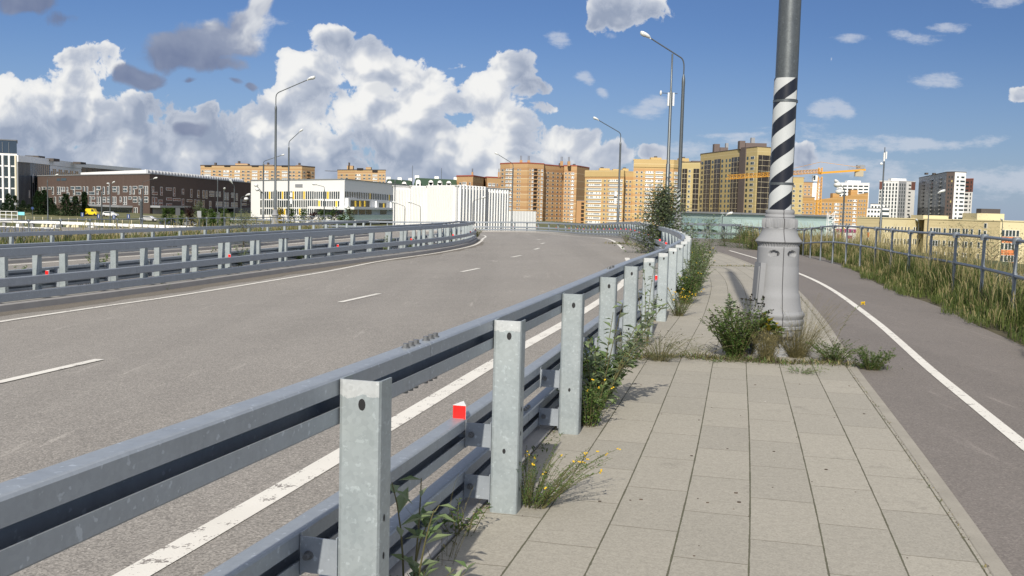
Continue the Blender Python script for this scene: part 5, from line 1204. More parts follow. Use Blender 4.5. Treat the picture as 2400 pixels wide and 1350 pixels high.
for px, yt, Y in ((965, 388, 500), (1033, 394, 500)):
    p = pY(px, Y); z1 = zat(px, yt, Y); rt = wthing('flag_mast', 'thin bare mast above the %s' % ('left end of the brick and white house row' if px < 1000 else 'middle of the brick and white house row'), 'mast', (p[0], p[1], -9)); m = MB(); m.tube([(p[0], p[1], -9), (p[0], p[1], z1)], [.2, .1], 6); m.build('pole', MT['pole'], rt)
# ------------------------------------------------------------------ the big lamp post on the pavement and its twin
def column_lamp(label, cx, cy, zg, top, arm_dx, zelb, zh, detail=True, sleeve_ang=(120, 316)):
    rt = thing('column_lamp', label, 'street lamp', (cx, cy, zg), 0, 'column lamps with striped sleeves')
    prof = [(.325, -.12), (.325, .12), (.31, .14), (.308, .29), (.322, .305), (.322, .33), (.312, .34), (.322, .36), (.328, .385), (.322, .41), (.312, .415), (.318, .43), (.330, .45), (.332, .475), (.318, .495), (.300, .505), (.285, .55), (.27, .65), (.263, .70), (.250, .72), (.246, .80), (.240, 1.0)]
    prof += [(.236, z) for z in np.linspace(1.02, 1.235, 22)]
    prof += [(.232, 1.245), (.226, 1.25), (.228, 1.26), (.236, 1.275), (.245, 1.29), (.262, 1.298), (.266, 1.305), (.264, 1.315), (.25, 1.33), (.222, 1.37), (.205, 1.41), (.196, 1.445), (.20, 1.455), (.192, 1.46)]
    prof += [(.19+.008*math.sin((z-1.462)/.11*math.pi*.9), z) for z in np.linspace(1.465, 1.57, 18)]
    prof += [(.17, 1.575), (.166, 1.58), (.172, 1.59), (.166, 1.61), (.158, 1.618), (.162, 1.632), (.166, 1.65), (.158, 1.668), (.14, 1.672), (.13, 1.672)]
    def fn(r, z, q):
        if 1.462 < z < 1.572: # acanthus row
            k = 11; a = abs((q*k/math.pi) % 2-1); v = (z-1.465)/.105; f = .5+.5*math.cos(a*math.pi); r += .012*f*(1-.5*v)-.006*(abs((a*3) % 1-.5) < .2)-.008*v*(1-f)
        if 1.25 <= z < 1.297: r += .006*math.cos(q*44)
        if 1.08 < z < 1.22:
            for q0 in (-math.pi/2-.47, -math.pi/2+.47):
                dq = (q-q0+math.pi) % (2*math.pi)-math.pi; e = (dq/.27)**2+((z-1.17)/.037)**2
                if e < 1: r -= .045*min(1, (1-e)*2.2)
        if .8 > z > .02 and False: r += 0
        return r
    m = MB(); m.lathe([(r*1.0, z) for r, z in prof], 200 if detail else 28, 0, fn=fn if detail else None); m.build('base_casting', MT['cast'], rt, True)
    m = MB(); ra = 1.6
    m.tube([(0, 0, 1.5), (0, 0, 3.4), (0, 0, top-zg-.6), (0, 0, top-zg-.3), (0, 0, top-zg-.05), (0, 0, top-zg+.2)], [.128, .126, .105, .115, .10, .05], 40 if detail else 14); m.build('pole', MT['pole'], rt, True)
    # split striped sleeve held by two bands
    a0, a1 = [R(q) for q in sleeve_ang]; m = MB(); n = 40
    for zz0, zz1 in ((1.665, 1.955), (1.985, 2.895), (2.93, 3.17)):
        vs = []
        for z in (zz0, zz1):
            for rr in (.1365, .133):
                vs += [(rr*math.cos(a0+(a1-a0)*k/n), rr*math.sin(a0+(a1-a0)*k/n), z) for k in range(n+1)]
        N1 = n+1; fs = []
        for k in range(n): fs += [(k, k+1, 2*N1+k+1, 2*N1+k), (N1+k+1, N1+k, 3*N1+k, 3*N1+k+1), (2*N1+k, 2*N1+k+1, 3*N1+k+1, 3*N1+k), (k+1, k, N1+k, N1+k+1)]
        m.add(vs, fs)
    m.build('striped_sleeve', MT['stripe'], rt, True)
    for z in (1.97, 2.912):
        m = MB(); m.lathe([(.132, z-.016), (.139, z-.014), (.139, z+.014), (.132, z+.016)], 48, cap=False); m.build('sleeve_band', MT['pole'], rt, True)
    if detail:
        m = MB()
        for r, z in [(r, z) for r, z in prof if z > -.02]:
            m.add([(-.005, -r-.0015-.010*(1.455 < z < 1.575), z), (.005, -r-.0015-.010*(1.455 < z < 1.575), z)], [])
        k = len(m.v)//2; m.f = [(2*i, 2*i+1, 2*i+3, 2*i+2) for i in range(k-1)]; m.m = [0]*(k-1)
        m.build('casting_seam', MT['castdark'], rt)
        m = MB()
        for s in (-1, 1): m.box((s*.062, -.222, 1.17), (.010, .03, .03))
        m.build('bolt_recess', MT['castdark'], rt)
        m = MB(); m.prism([(-.02, -.14), (.03, -.17), (.03, .17), (-.02, .14)], .60, 1.06); o = m.build('door_panel', MT['cast'], rt); o.location = (-.262, -.03, 0); o.rotation_euler = (0, R(2.5), 0)
        m = MB(); m.prism([(-.022, -.12), (-.034, -.10), (-.034, .10), (-.022, .12)], .64, 1.02); f = m.build('door_rim', MT['cast'], o)
        m = MB()
        for s in (-1, 1): m.box((s*.085+.0, -.309, .215), (.11, .015, .035), 0, s*.25)
        m.build('base_slot', MT['castdark'], rt)
    hx = arm_dx; e = Vector((0, 0, zelb-zg)); h = Vector((hx, -.3, zh-zg)); k = e-Vector((0, 0, .5)); d = h-e
    m = MB(); m.tube([Vector((0, 0, top-zg))]+[k]+[k*(1-u)**2+e*2*u*(1-u)+(e+d*.1)*u*u for u in (.25, .5, .75, 1.)]+[h], .042, 8); m.build('arm', MT['pole'], rt, True)
    hd = link('lamp_head', HEAD, rt, h); hd.rotation_euler = d.to_track_quat('Y', 'Z').to_euler()
    return rt
column_lamp('grey cast iron base and huge pole with a black and white striped sleeve among weeds', 3.085, 11.42, 0, 10.5, -2.4, 11.6, 13.)
pl_ = pY(1590, 64); column_lamp('distant lamp post with a small striped sleeve rising behind the bushy sapling', pl_[0], pl_[1], -.02, zat(1604, 182, 64), (1519-1604)/FPX*64, zat(1605, 140, 64), zat(1519, 89, 64), False)
# ------------------------------------------------------------------ vegetation
def V3(*a): return Vector(a)
def leaf(m, b, d, L, W, mi=0, fold=.25, nrm=None):
    d = d.normalized(); s = d.cross(nrm or V3(0, 0, 1)); s = s.normalized() if s.length > 1e-4 else V3(1, 0, 0); u = s.cross(d)
    s = s*W/2; q = b+d*L*.45
    m.add([b, q+s+u*W*fold, b+d*L-u*W*.15, q-s+u*W*fold], [(0, 1, 2), (0, 2, 3)], mi)
def rdir(r, up=.2):
    a = r.uniform(0, 2*math.pi); v = V3(math.cos(a), math.sin(a), r.gauss(up, .45)); return v.normalized()
def herb(label, loc, n=10, h=.4, spread=.25, leafs=(.05, .02, 10), lm='leaf', sm='stem', r=.0025, flower=None, name='weed', cat='weed', group='weeds growing along the barrier and pavement', lean=(0, 0), seed=1, yleaf=0, droop=.1, base=.06, lowleaf=.1):
    rn = random.Random(seed); rt = thing(name, label, cat, loc, 0, group); ms, ml, mf = MB(), MB(), MB()
    for k in range(n):
        a = rn.uniform(0, 2*math.pi); q = math.sqrt(rn.random()); b = V3(math.cos(a)*base*q, math.sin(a)*base*q, -.02)
        hh = h*rn.uniform(.55, 1.0); t = b+V3(math.cos(a)*spread*q+lean[0]*hh, math.sin(a)*spread*q+lean[1]*hh, hh); c = (b+t)/2+V3(0, 0, hh*.18)+V3(rn.gauss(0, .02), rn.gauss(0, .02), 0)
        pts = [b*(1-u)**2+c*2*u*(1-u)+t*u*u for u in np.linspace(0, 1, 6)]
        pts = [p-V3(0, 0, droop*hh*(i/5)**3) for i, p in enumerate(pts)]
        ms.tube(pts, [r*(1-.12*i) for i in range(6)], 4, 0, False)
        L, W, cnt = leafs
        for j in range(cnt):
            u = lowleaf+(1-lowleaf)*rn.random(); f = u*5; i = min(4, int(f)); p = pts[i]*(1-(f-i))+pts[i+1]*(f-i); d = rdir(rn, .35)
            sc_ = rn.uniform(.6, 1.15)*(1.1-.4*u); leaf(ml, p, d, L*sc_, W*sc_, 1 if rn.random() < yleaf else 0)
        if flower and rn.random() < flower[0]:
            for j in range(flower[3] if len(flower) > 3 else 1):
                p = pts[-1]+V3(rn.gauss(0, .5), rn.gauss(0, .5), rn.gauss(.2, .4))*flower[1]*2
                mf.ell(p, (flower[1], flower[1], flower[1]*.7), 6, 4)
    ms.build('stem', MT[sm], rt, True)
    if ml.v: ml.build('foliage', [MT[lm], MT['yelleaf']], rt)
    if mf.v: mf.build('flowers' if flower[2] == 'flower' else 'seed_heads', MT[flower[2]], rt)['kind'] = 'stuff'
    return rt
def g0(px, py, z=0.): p = atz(px, py, z); return (p[0], p[1], z)
def shoot(label, loc, n, h, leafs, lm, seed, lean=(0, 0), spread=.1, **k):
    return herb(label, loc, n, h, spread, leafs, lm, seed=seed, lean=lean, r=.005, droop=.0, base=.03, **k)
# along the near barrier
herb('yellow flowered trefoil clump at the foot of the second near post', (.155, 5.22, 0), 80, .36, .26, (.02, .008, 34), 'leaf', r=.0016, flower=(.3, .006, 'flower', 2), seed=3, lean=(.5, .1))
shoot('willow shoot with large leaves between the two nearest posts', (-.37, 3.72, 0), 4, .64, (.135, .06, 11), 'leafpale', 5, lean=(.05, 0), spread=.12)
shoot('willow shoot at the bracket below the nearest post', (-.62, 3.13, -.1), 3, .40, (.10, .05, 8), 'leaf', 6, spread=.12)
herb('low willow seedling by the kerb at the bottom edge', (-.33, 3.62, 0), 5, .26, .22, (.09, .04, 9), 'leafpale', seed=7, r=.003)
herb('dark green trefoil clump with yellow flowers beside the third near post', (.60, 7.25, 0), 60, .40, .18, (.036, .018, 28), 'leaf', r=.002, flower=(.2, .008, 'flower', 2), seed=8)
shoot('leafy willow bush leaning out between the third and fourth near posts', (.72, 7.85, 0), 14, .98, (.12, .062, 18), 'leafpale', 9, lean=(.18, -.1), spread=.32)
herb('dense low leaves around the fourth near post', (.78, 8.3, 0), 44, .6, .30, (.075, .038, 22), 'leaf', seed=10, r=.003)
herb('grassy clump by the fifth near post', (1.18, 10.1, 0), 40, .42, .22, (.14, .008, 5), 'grass', seed=11, lowleaf=0)
shoot('tall willow shoot beside the sixth near post', (1.62, 11.7, 0), 5, 1.02, (.10, .035, 22), 'leafpale', 12, spread=.15)
herb('wiry grey green herb spreading over the slabs by the fifth near post', (1.62, 10.55, 0), 100, .42, .50, (.022, .009, 12), 'willow', 'stem', .0016, (.5, .006, 'pod', 1), seed=13, droop=.25)
herb('wiry herb with dark seed heads left of the big lamp base', (2.05, 10.75, 0), 26, .30, .42, (.02, .009, 10), 'willow', 'stem', .0015, (.4, .006, 'pod', 1), seed=14, droop=.25)
herb('yellow flowered trefoil by the eighth near post', (2.62, 15.3, 0), 80, .5, .34, (.03, .013, 16), 'leaf', r=.002, flower=(.45, .008, 'flower', 3), seed=15)
for i, (d, s_, h) in enumerate(((.20, 17.8, .7), (.24, 19.4, .95), (.26, 21.2, 1.0), (.25, 23.2, 1.1), (.22, 25.4, 1.15), (.28, 28, 1.0), (.3, 31, .9))):
    q = rail_pt(S_P2+s_-5.1, d)
    herb(['short leafy weed along the barrier, nearest of the far row', 'leafy weed along the barrier, second of the far row', 'bushy weed with pale flowers along the barrier, third of the far row', 'tall willow weed where the barrier starts to bend', 'tall willow weed just past the start of the bend', 'weed beside the far posts before the sapling', 'last weed of the row, under the bushy sapling'][i], (q[0], q[1], 0), 34, h, .36, (.085, .036, 30), 'leafpale' if i % 2 else 'leaf', seed=30+i, r=.004, flower=(.25, .008, 'flower', 2) if i in (0, 2) else None)
# round the lamp base and along the cracked joint
herb('bushy dark green herb left of the big lamp base', g0(1722, 838), 120, .66, .36, (.05, .024, 30), 'leaf', r=.0025, flower=(.35, .009, 'pod', 2), seed=41)
shoot('pale mullein like shoots rising left of the big lamp base', g0(1690, 826), 2, .98, (.12, .05, 26), 'leafpale', 43, spread=.10, lowleaf=.45)
shoot('slim pale shoot beside the pale mullein like shoots', g0(1716, 834), 1, 1.02, (.10, .04, 18), 'leafpale', 45, spread=.02, lowleaf=.5)
herb('wiry weed with round black seed heads leaning left of the lamp base', g0(1712, 832), 9, .55, .42, (.02, .01, 6), 'willow', 'stemdark', .0025, (1., .012, 'pod', 4), seed=46)
herb('tall weed with dark pods close to the lamp base', g0(1752, 830), 34, .80, .18, (.042, .018, 26), 'willow', 'stem', .002, (.7, .011, 'pod', 3), seed=47)
herb('dry straw tuft in front of the seam of the lamp base', g0(1796, 846), 170, .44, .17, (.10, .005, 5), 'straw', 'stem', .0013, seed=48, lowleaf=0)
shoot('maple seedling with yellowing leaves in front of the lamp base', g0(1806, 842), 5, .66, (.13, .11, 12), 'leaf', 49, spread=.12, lowleaf=.62, yleaf=.4)
herb('dry straw tuft right of the seam of the lamp base', g0(1866, 838), 220, .54, .36, (.16, .005, 3), 'straw', 'stem', .0013, seed=50, lowleaf=0, droop=.2)
herb('airy dry grass with hair thin stalks right of the lamp base', g0(1880, 836), 90, .85, .42, (.05, .003, 8), 'straw', 'stem', .0011, seed=51, lowleaf=.55, droop=.1, lean=(.2, 0))
herb('goldenrod stem with a yellow tip leaning right of the lamp base', g0(1938, 846), 1, .85, .18, (.05, .014, 26), 'leaf', 'stem', .003, (1., .008, 'flower', 40), seed=52, lean=(.45, .1))
herb('low green herb under the goldenrod', g0(1955, 848), 90, .30, .30, (.03, .014, 22), 'leaf', 'stem', .0018, (.3, .007, 'pod', 1), seed=53)
herb('fresh green clump on the kerb line right of the lamp base', g0(2042, 866), 60, .30, .20, (.036, .016, 24), 'leaf', 'stem', .0018, (.15, .008, 'pod', 1), seed=54)
herb('creeping pale green weed on the slabs before the lamp base', g0(1872, 872), 30, .13, .26, (.026, .014, 10), 'leafpale', 'stem', .0015, seed=55, droop=.4)
herb('creeping weed on the slabs left of the lamp base', g0(1690, 846), 30, .10, .30, (.022, .012, 9), 'leaf', 'stem', .0014, seed=56, droop=.4)
herb('thin dry grass by the kerb near the nearest post', (-.28, 4.35, 0), 8, .42, .2, (.03, .003, 5), 'straw', 'stem', .0011, seed=57)
herb('small weed at the kerb between the two nearest posts', (-.22, 4.75, 0), 10, .2, .1, (.05, .02, 8), 'leaf', seed=58)
# cracked joint: low growth across the slabs, moss and litter
def tuftline(name, label, pts, n, h, w, mats, seed, spread=.05):
    rn = random.Random(seed); m = MB()
    for _ in range(n):
        u = rn.random()*(len(pts)-1); i = int(u); p = V3(*pts[i]).lerp(V3(*pts[i+1]), u-i)+V3(rn.gauss(0, spread), rn.gauss(0, spread), 0); d = rdir(rn, .8); L = h*rn.uniform(.3, 1.1)*(.35+.65*(.5+.5*math.sin(u*5.3+math.sin(u*11)*1.5)))
        leaf(m, p, d, L, w*rn.uniform(.6, 1.3), rn.randrange(len(mats)), .1)
    o = m.build(name, [MT[q] for q in mats]); tag(o, label, 'ground cover', kind='stuff'); return o
tuftline('ground_cover', 'low weeds and dead grass along the cracked joint before the lamp base', [g0(x, y) for x, y in ((1440, 846), (1480, 840), (1580, 836), (1690, 842), (1760, 846), (1830, 852), (1930, 852), (2060, 862))], 2600, .11, .011, ['straw', 'stem', 'grass', 'leaf', 'stemdark'], 60, .085)
tuftline('ground_cover', 'thin line of grass in a joint of the far pavement', [g0(x, y) for x, y in ((1640, 622), (1690, 624), (1730, 624), (1770, 625))], 300, .10, .02, ['grass', 'straw'], 61, .08)
kl = [rail_pt(s, 2.335) for s in np.arange(1.5, 26, .6)]
tuftline('moss', 'moss and seedlings in the joint beside the flush kerb', kl, 1300, .02, .009, ['grass', 'straw', 'stem', 'bark'], 62, .012)
kl = [rail_pt(s, -.10) for s in np.arange(3, 40, .6)]
tuftline('moss', 'moss and small weeds along the kerb under the near barrier', kl, 1800, .06, .012, ['grass', 'leaf', 'straw'], 63, .03)
rn = random.Random(64); m = MB()
for _ in range(170):
    s, d = rn.uniform(1.5, 17), rn.uniform(-.05, 2.3); p = rail_pt(s, d); r = rn.choice([.003, .004, .005, .009])*rn.uniform(.6, 1.2); m.ell((p[0], p[1], r*.25), (r*1.3, r, r*.4), 6, 3, rn.choice((0, 0, 1, 2)))
tag(m.build('litter', [MT['stemdark'], MT['bark'], MT['concrete']]), 'scattered grit and dry leaf scraps on the slabs', 'litter', kind='stuff')
# tall grass of the verges
def grass(name, label, n, sampler, hfun, seed, wmin=.004, straw=.3):
    r = np.random.default_rng(seed); P = sampler(n, r); h = hfun(P, r)
    st = r.random(n) < straw; h = np.where(st, h*r.uniform(1.2, 1.9, n), h); w = np.where(st, wmin*.5, wmin)*r.uniform(.7, 1.4, n)
    az = r.uniform(0, 2*np.pi, n); ln = r.gamma(2., .16, n)*np.where(st, .6, 1.1); dx, dy = np.cos(az)*ln*h, np.sin(az)*ln*h
    sx, sy = -np.sin(az)*w, np.cos(az)*w; fa = r.uniform(0, 2*np.pi, n); sx, sy = np.cos(fa)*w, np.sin(fa)*w
    b = P; q1 = np.c_[b[:, 0]+dx*.25, b[:, 1]+dy*.25, b[:, 2]+h*.5]; q2 = np.c_[b[:, 0]+dx*.65, b[:, 1]+dy*.65, b[:, 2]+h*.85]; q3 = np.c_[b[:, 0]+dx*1.15, b[:, 1]+dy*1.15, b[:, 2]+h*.98]
    S = np.c_[sx, sy, np.zeros(n)]; hd = np.where(st, 1.9, .7)[:, None]
    V = np.stack([b-S, b+S, q1-S*.9, q1+S*.9, q2-S*hd, q2+S*hd, q3], 1).reshape(-1, 3)
    k = np.arange(n)*7; F4 = np.concatenate([np.stack([k, k+1, k+3, k+2], 1), np.stack([k+2, k+3, k+5, k+4], 1)]); F3 = np.stack([k+4, k+5, k+6], 1)
    me = bpy.data.meshes.new(name); me.vertices.add(len(V)); me.vertices.foreach_set('co', V.ravel().astype(np.float32))
    nl = F4.size+F3.size; me.loops.add(nl); me.loops.foreach_set('vertex_index', np.concatenate([F4.ravel(), F3.ravel()]).astype(np.int32))
    npoly = len(F4)+len(F3); me.polygons.add(npoly); ls = np.concatenate([np.arange(len(F4))*4, F4.size+np.arange(len(F3))*3]); me.polygons.foreach_set('loop_start', ls.astype(np.int32))
    mi = np.concatenate([st, st, st]).astype(np.int32); me.polygons.foreach_set('material_index', mi); me.materials.append(MT['grass']); me.materials.append(MT['straw']); me.update(calc_edges=True); me.validate()
    o = link(name, me); tag(o, label, 'grass', kind='stuff'); return o
def right_s(n, r):
    out = []
    u = r.random(n)**.8; w = r.random(n)
    for i in range(n):
        b, t, N = RBp.at((.10+.80*u[i])*RBp.L); k = -.10+2.3*w[i]+.12*math.sin(u[i]*70)+.08*math.sin(u[i]*190); out.append((b[0]+N[0]*k, b[1]+N[1]*k, .02+.05*min(1, max(0, k))-.35*max(0, k-1.2)))
    return np.array(out)
def right_h(P, r):
    s, d = RP.near(P[:, :2]); cl = .75+.5*np.sin(P[:, 0]*2.1+np.sin(P[:, 1]*1.3)*2)*.5
    sb, db = RBp.near(P[:, :2]); return (.18+.50*sst(db, 0, .6))*cl*r.uniform(.6, 1.25, len(P))
grass('tall_grass', 'tall green and straw coloured grass under the pipe railing of the cycle path', 60000, right_s, right_h, 70, .0055, .15)
def left_s(n, r):
    u = r.uniform(.18, .92, n); w = r.random(n); out = []
    for i in range(n):
        a, _, _ = OP.at(u[i]*OP.L); b, _, _ = FP.at(u[i]*FP.L); k = .07+1.05*w[i]; p = a*(1-k)+b*k; out.append((p[0], p[1], p[2]-.02))
    return np.array(out)
grass('tall_grass', 'tall grass between the outer barrier and the far pipe railing', 15000, left_s, lambda P, r: r.uniform(.35, .85, len(P))*(.8+.25*np.sin(P[:, 1]*.9)), 71, .013, .25)
def bush_s(px0, px1, py, Y0, Y1, z):
    def f(n, r):
        a, b = pY(px0, Y0), pY(px1, Y1); u = r.random(n); d = r.normal(0, 1.2, n); return np.c_[a[0]+(b[0]-a[0])*u, a[1]+(b[1]-a[1])*u+d, np.full(n, z)]
    return f
grass('tall_grass', 'rough dry grass at the end of the cycle path before the glass pavilion', 4500, bush_s(1775, 1930, 570, 46, 41, -.25), lambda P, r: r.uniform(.3, .8, len(P)), 72, .011, .35)
# saplings, bushes and trees
def tree(name, label, loc, H, W, nleaf, L, lm, shape='round', seed=1, trunk=.05, t0=.12, group=None, cat='tree', extra=None, limbs=14, wl=.5):
    rn = random.Random(seed); rt = thing(name, label, cat, loc, 0, group); mt, mc = MB(), MB()
    top = V3(rn.gauss(0, .03)*H, rn.gauss(0, .03)*H, H*.93); mt.tube([V3(0, 0, -.3), V3(rn.gauss(0, .02)*H, 0, H*.4), top], [trunk, trunk*.7, trunk*.15], 7, 0)
    def width(u):
        return {'round': math.sin(min(1, max(0, (u-.05)))*math.pi)**.6, 'cone': (1-u)**.8+.04, 'column': .75*math.sin((u*.85+.1)*math.pi)**.5, 'pear': (1-u)**.7*min(1, .45+u*4)+.03, 'flat': math.sqrt(max(.02, 1-u))}[shape]
    ends = []
    for k in range(limbs):
        u = t0+(1-t0)*(k+rn.random())/limbs; a = k*2.4+rn.uniform(-.5, .5); r = W/2*width(u)*rn.uniform(.55, 1.1); z = H*u; b = V3(0, 0, max(.05, z-r*.55)); e = V3(math.cos(a)*r, math.sin(a)*r, z+rn.gauss(0, .05)*H)
        mid = (b+e)/2+V3(0, 0, r*.12); mt.tube([b, mid, e], [trunk*.35, trunk*.22, trunk*.06], 5, 0); ends.append((b, mid, e, r))
    ends.append((V3(0, 0, H*.6), V3(0, 0, H*.8), top, W*.12))
    for i in range(nleaf):
        b, md, e, r = rn.choice(ends); u = rn.random()**.45; p = (b*(1-u)**2+md*2*u*(1-u)+e*u*u)+V3(rn.gauss(0, 1), rn.gauss(0, 1), rn.gauss(0, .8))*W*.085*(.5+u)
        s = rn.uniform(.6, 1.2); leaf(mc, p, rdir(rn, .15), L*s, L*s*wl, 0, .2)
    mt.build('trunk', MT['bark'], rt, True); mc.build('crown', [MT[lm]], rt); return rt
def conifer(label, loc, H, W, seed, n=1500):
    rn = random.Random(seed); rt = thing('spruce_tree', label, 'tree', loc, 0, 'spruces in front of the buildings on the left'); mt, mc = MB(), MB()
    mt.tube([V3(0, 0, -.4), V3(0, 0, H*.95)], [H*.018, .02], 6); mt.build('trunk', MT['bark'], rt)
    lv = 15
    for k in range(lv):
        u = .06+.94*(k/lv); z0 = H*u; R0 = W/2*(1-u)**.75*rn.uniform(.75, 1.15)+.05; nb = max(4, int(9*(1-u)+4))
        for j in range(nb):
            a = 2*math.pi*(j+rn.random())/nb; rr = R0*rn.uniform(.6, 1.15); c, s = math.cos(a), math.sin(a)
            for q in range(int(n/lv/nb)+1):
                f = rn.random()**.7; p = V3(c*rr*f, s*rr*f, z0-.22*rr*f+rn.gauss(0, .10)*H/8); d = V3(c+rn.gauss(0, .6), s+rn.gauss(0, .6), rn.gauss(-.1, .35)); leaf(mc, p, d, H*.085*rn.uniform(.7, 1.3), H*.042, 0, .2)
    mc.build('crown', [MT['fir']], rt); return rt
tree('sapling', 'bushy poplar sapling with pale backed leaves growing through the barrier bend', (6.42, 42.4, -.1), 2.6, 2.75, 8500, .125, 'poplar', 'pear', 80, .03, .02, limbs=70, wl=.66)
tree('sapling', 'pale leafy sapling behind the barrier right of the bushy poplar', (8.05, 40.2, 0), 1.5, 1.0, 700, .09, 'leafpale', 'column', 81, .015, .05, limbs=16)
tree('sapling', 'small sapling beside the barrier below the bushy poplar', (6.05, 33.2, 0), 1.15, .8, 420, .09, 'leafpale', 'column', 82, .012, .05, limbs=12)
b_ = pY(571, 52.5); tree('sapling', 'pale bushy sapling overhanging the outer barrier', (b_[0], b_[1], -.72), 1.75, 1.75, 900, .13, 'poplar', 'round', 83, .03, .1, limbs=22)
for i, (px, Y, H, W, lab) in enumerate(((1700, 50, 1.05, 1.2, 'low green shrub at the corner of the far footway'), (1735, 48, 1.35, 2.0, 'broad dark shrub before the green glass pavilion'), (1768, 46, 1.15, 1.5, 'shrub between the dark shrub and the big lamp base'))):
    p = pY(px, Y); tree('shrub', lab, (p[0], p[1], -.22), H, W, 1900, .07, 'leaf', 'round', 84+i, .02, .03, group='shrubs at the end of the footway', cat='shrub', limbs=34, wl=.35)
for i, (px, Y, H, W, lab) in enumerate(((2215, 44, 3.6, 3.2, 'grey green willow shrub, leftmost behind the pipe railing'), (2262, 47, 4.3, 3.6, 'tall grey green willow shrub in the middle behind the pipe railing'), (2330, 42, 3.9, 3.4, 'broad grey green willow shrub right of the tallest willow'), (2385, 40, 3.8, 3.2, 'grey green willow shrub at the right edge'))):
    p = pY(px, Y); tree('shrub', lab, (p[0], p[1], -2.9), H, W, 2600, .13, 'willow', 'round', 90+i, .04, .1, group='willow shrubs below the railing', cat='shrub', limbs=36, wl=.22)
for i, (px, yt, Y, W, lab) in enumerate(((8, 474, 290, 3.2, 'low spruce at the left edge'), (20, 452, 300, 4.0, 'tall spruce before the white office tower'), (35, 457, 296, 3.6, 'spruce below the right edge of the white office tower'), (55, 468, 305, 3.4, 'small spruce before the dark glass'), (69, 478, 300, 3.0, 'lowest spruce before the dark glass'), (90, 446, 285, 4.0, 'tall dark spruce at the left end of the brown building'), (104, 444, 290, 4.2, 'tallest spruce at the left of the brown building'), (119, 462, 288, 3.8, 'spruce right of the slim lamp post'), (128, 478, 284, 3.2, 'short spruce beside a grey pole'), (154, 452, 280, 4.6, 'wide spruce before the brown facade'), (177, 458, 282, 4.2, 'spruce left of the thin spruce'), (198, 448, 286, 2.6, 'thin tall spruce before the brown facade'))):
    p = pY(px, Y); z = ground(*p); H = zat(px, yt, Y)-z; conifer(lab, (p[0], p[1], z), H, W*1.3, 100+i, 2000)
for i, (px, yt, Y, W, lm, lab) in enumerate(((386, 490, 190, 1.6, 'leaf', 'thin young tree before the entrance canopy'), (403, 488, 190, 1.8, 'leaf', 'young tree right of the thin one by the canopy'), (424, 492, 185, 2.0, 'leaf', 'small bushy tree left of a dark red tree'), (446, 486, 180, 2.4, 'redleaf', 'dark red tree before the brown building'), (466, 476, 190, 3.0, 'poplar', 'yellow green tree with a loose crown before the brown building'), (478, 490, 185, 2.0, 'leaf', 'young tree behind the grey board'), (496, 492, 180, 1.8, 'leaf', 'young tree near the pink sign'), (523, 490, 185, 2.2, 'leaf', 'narrow tree at the dark entrance'), (545, 497, 180, 1.6, 'leaf', 'small tree right of the dark entrance'), (656, 490, 170, 2.0, 'yelleaf', 'tree with a yellow top beside the tall lamp post'), (683, 487, 170, 2.4, 'leaf', 'green tree before the yellow panelled school, leftmost'), (711, 489, 165, 2.4, 'leaf', 'green tree before the white plinth'), (734, 496, 165, 2.6, 'redleaf', 'dark red tree before the white plinth'), (755, 490, 165, 2.4, 'leaf', 'green tree beside the slim lamp post'), (778, 492, 160, 2.4, 'leaf', 'green tree under the terrace corner'), (797, 500, 150, 2.6, 'redleaf', 'dark tree at the end of the outer barrier'), (806, 503, 148, 3.0, 'leaf', 'dense green tree at the end of the outer barrier'), (820, 488, 165, 2.2, 'willow', 'sparse tree before the glass balustrade'), (500, 500, 120, 1.3, 'leaf', 'tiny tree behind the far railing'))):
    p = pY(px, Y); z = max(-4.7, ground(*p)); H = zat(px, yt, Y)-z; tree('young_tree', lab, (p[0], p[1], z), H, W, 620, .42, lm, 'column', 130+i, .07, .25, 'young trees in front of the buildings on the left', limbs=14)
# weeds of the median
for i, (px, py, h, n, lm, lab) in enumerate(((35, 672, .62, 8, 'leafpale', 'sprawling vine over the median barrier at the left edge'), (122, 672, .40, 6, 'leafpale', 'weed below the leftmost red reflector'), (222, 655, .75, 9, 'leaf', 'leafy weed climbing a median post, second from the left'), (232, 650, .95, 8, 'leaf', 'tall weed beside the climbing weed on the median'), (418, 640, .62, 10, 'leafpale', 'pale weed left of the third red reflector'), (476, 633, .75, 12, 'leaf', 'dark leafy weed right of a red reflector on the median'), (560, 628, .8, 12, 'leafpale', 'wide pale weed behind the median beams'), (700, 612, .6, 10, 'leaf', 'weed in the middle of the median'), (905, 590, .95, 12, 'leafpale', 'tall pale weed on the median near its far end'), (960, 584, .7, 10, 'leaf', 'low weed on the median near its far end'), (1060, 568, .8, 12, 'leaf', 'weed between the last posts of the median'))):
    zz = -.32; 
    for _ in range(4): P_ = atz(px, py, zz); zz = zroad(P_[0], P_[1])+.14
    herb(lab, (P_[0], P_[1], zz), n, h, .32, (.11, .06, 16), lm, seed=160+i, r=.005, group='weeds on the median')
P_ = road_px(1118, 555); herb('grassy clump at the nose of the median', (P_[0], P_[1], zroad(*P_)), 60, .8, .55, (.25, .03, 6), 'grass', 'stem', .004, seed=180, lowleaf=0, group='weeds on the median')
P_ = road_px(385, 680); herb('lone seedling at the foot of the kerb of the median', (P_[0], P_[1], zroad(*P_)), 4, .3, .1, (.07, .025, 9), 'leafpale', seed=181, group='weeds on the median')
P_ = road_px(1468, 570); tuftline('ground_cover', 'dry weeds and dirt in the gutter of the bend', [(*road_px(x, y), zroad(*road_px(x, y))) for x, y in ((1440, 572), (1470, 572), (1500, 576), (1530, 583), (1560, 592))], 900, .22, .03, ['straw', 'grass', 'stem'], 65, .35)
P_ = road_px(1468, 568); herb('dry weed standing in the gutter of the bend', (P_[0], P_[1], zroad(*P_)), 40, .85, .5, (.06, .02, 10), 'straw', 'stem', .004, seed=182)
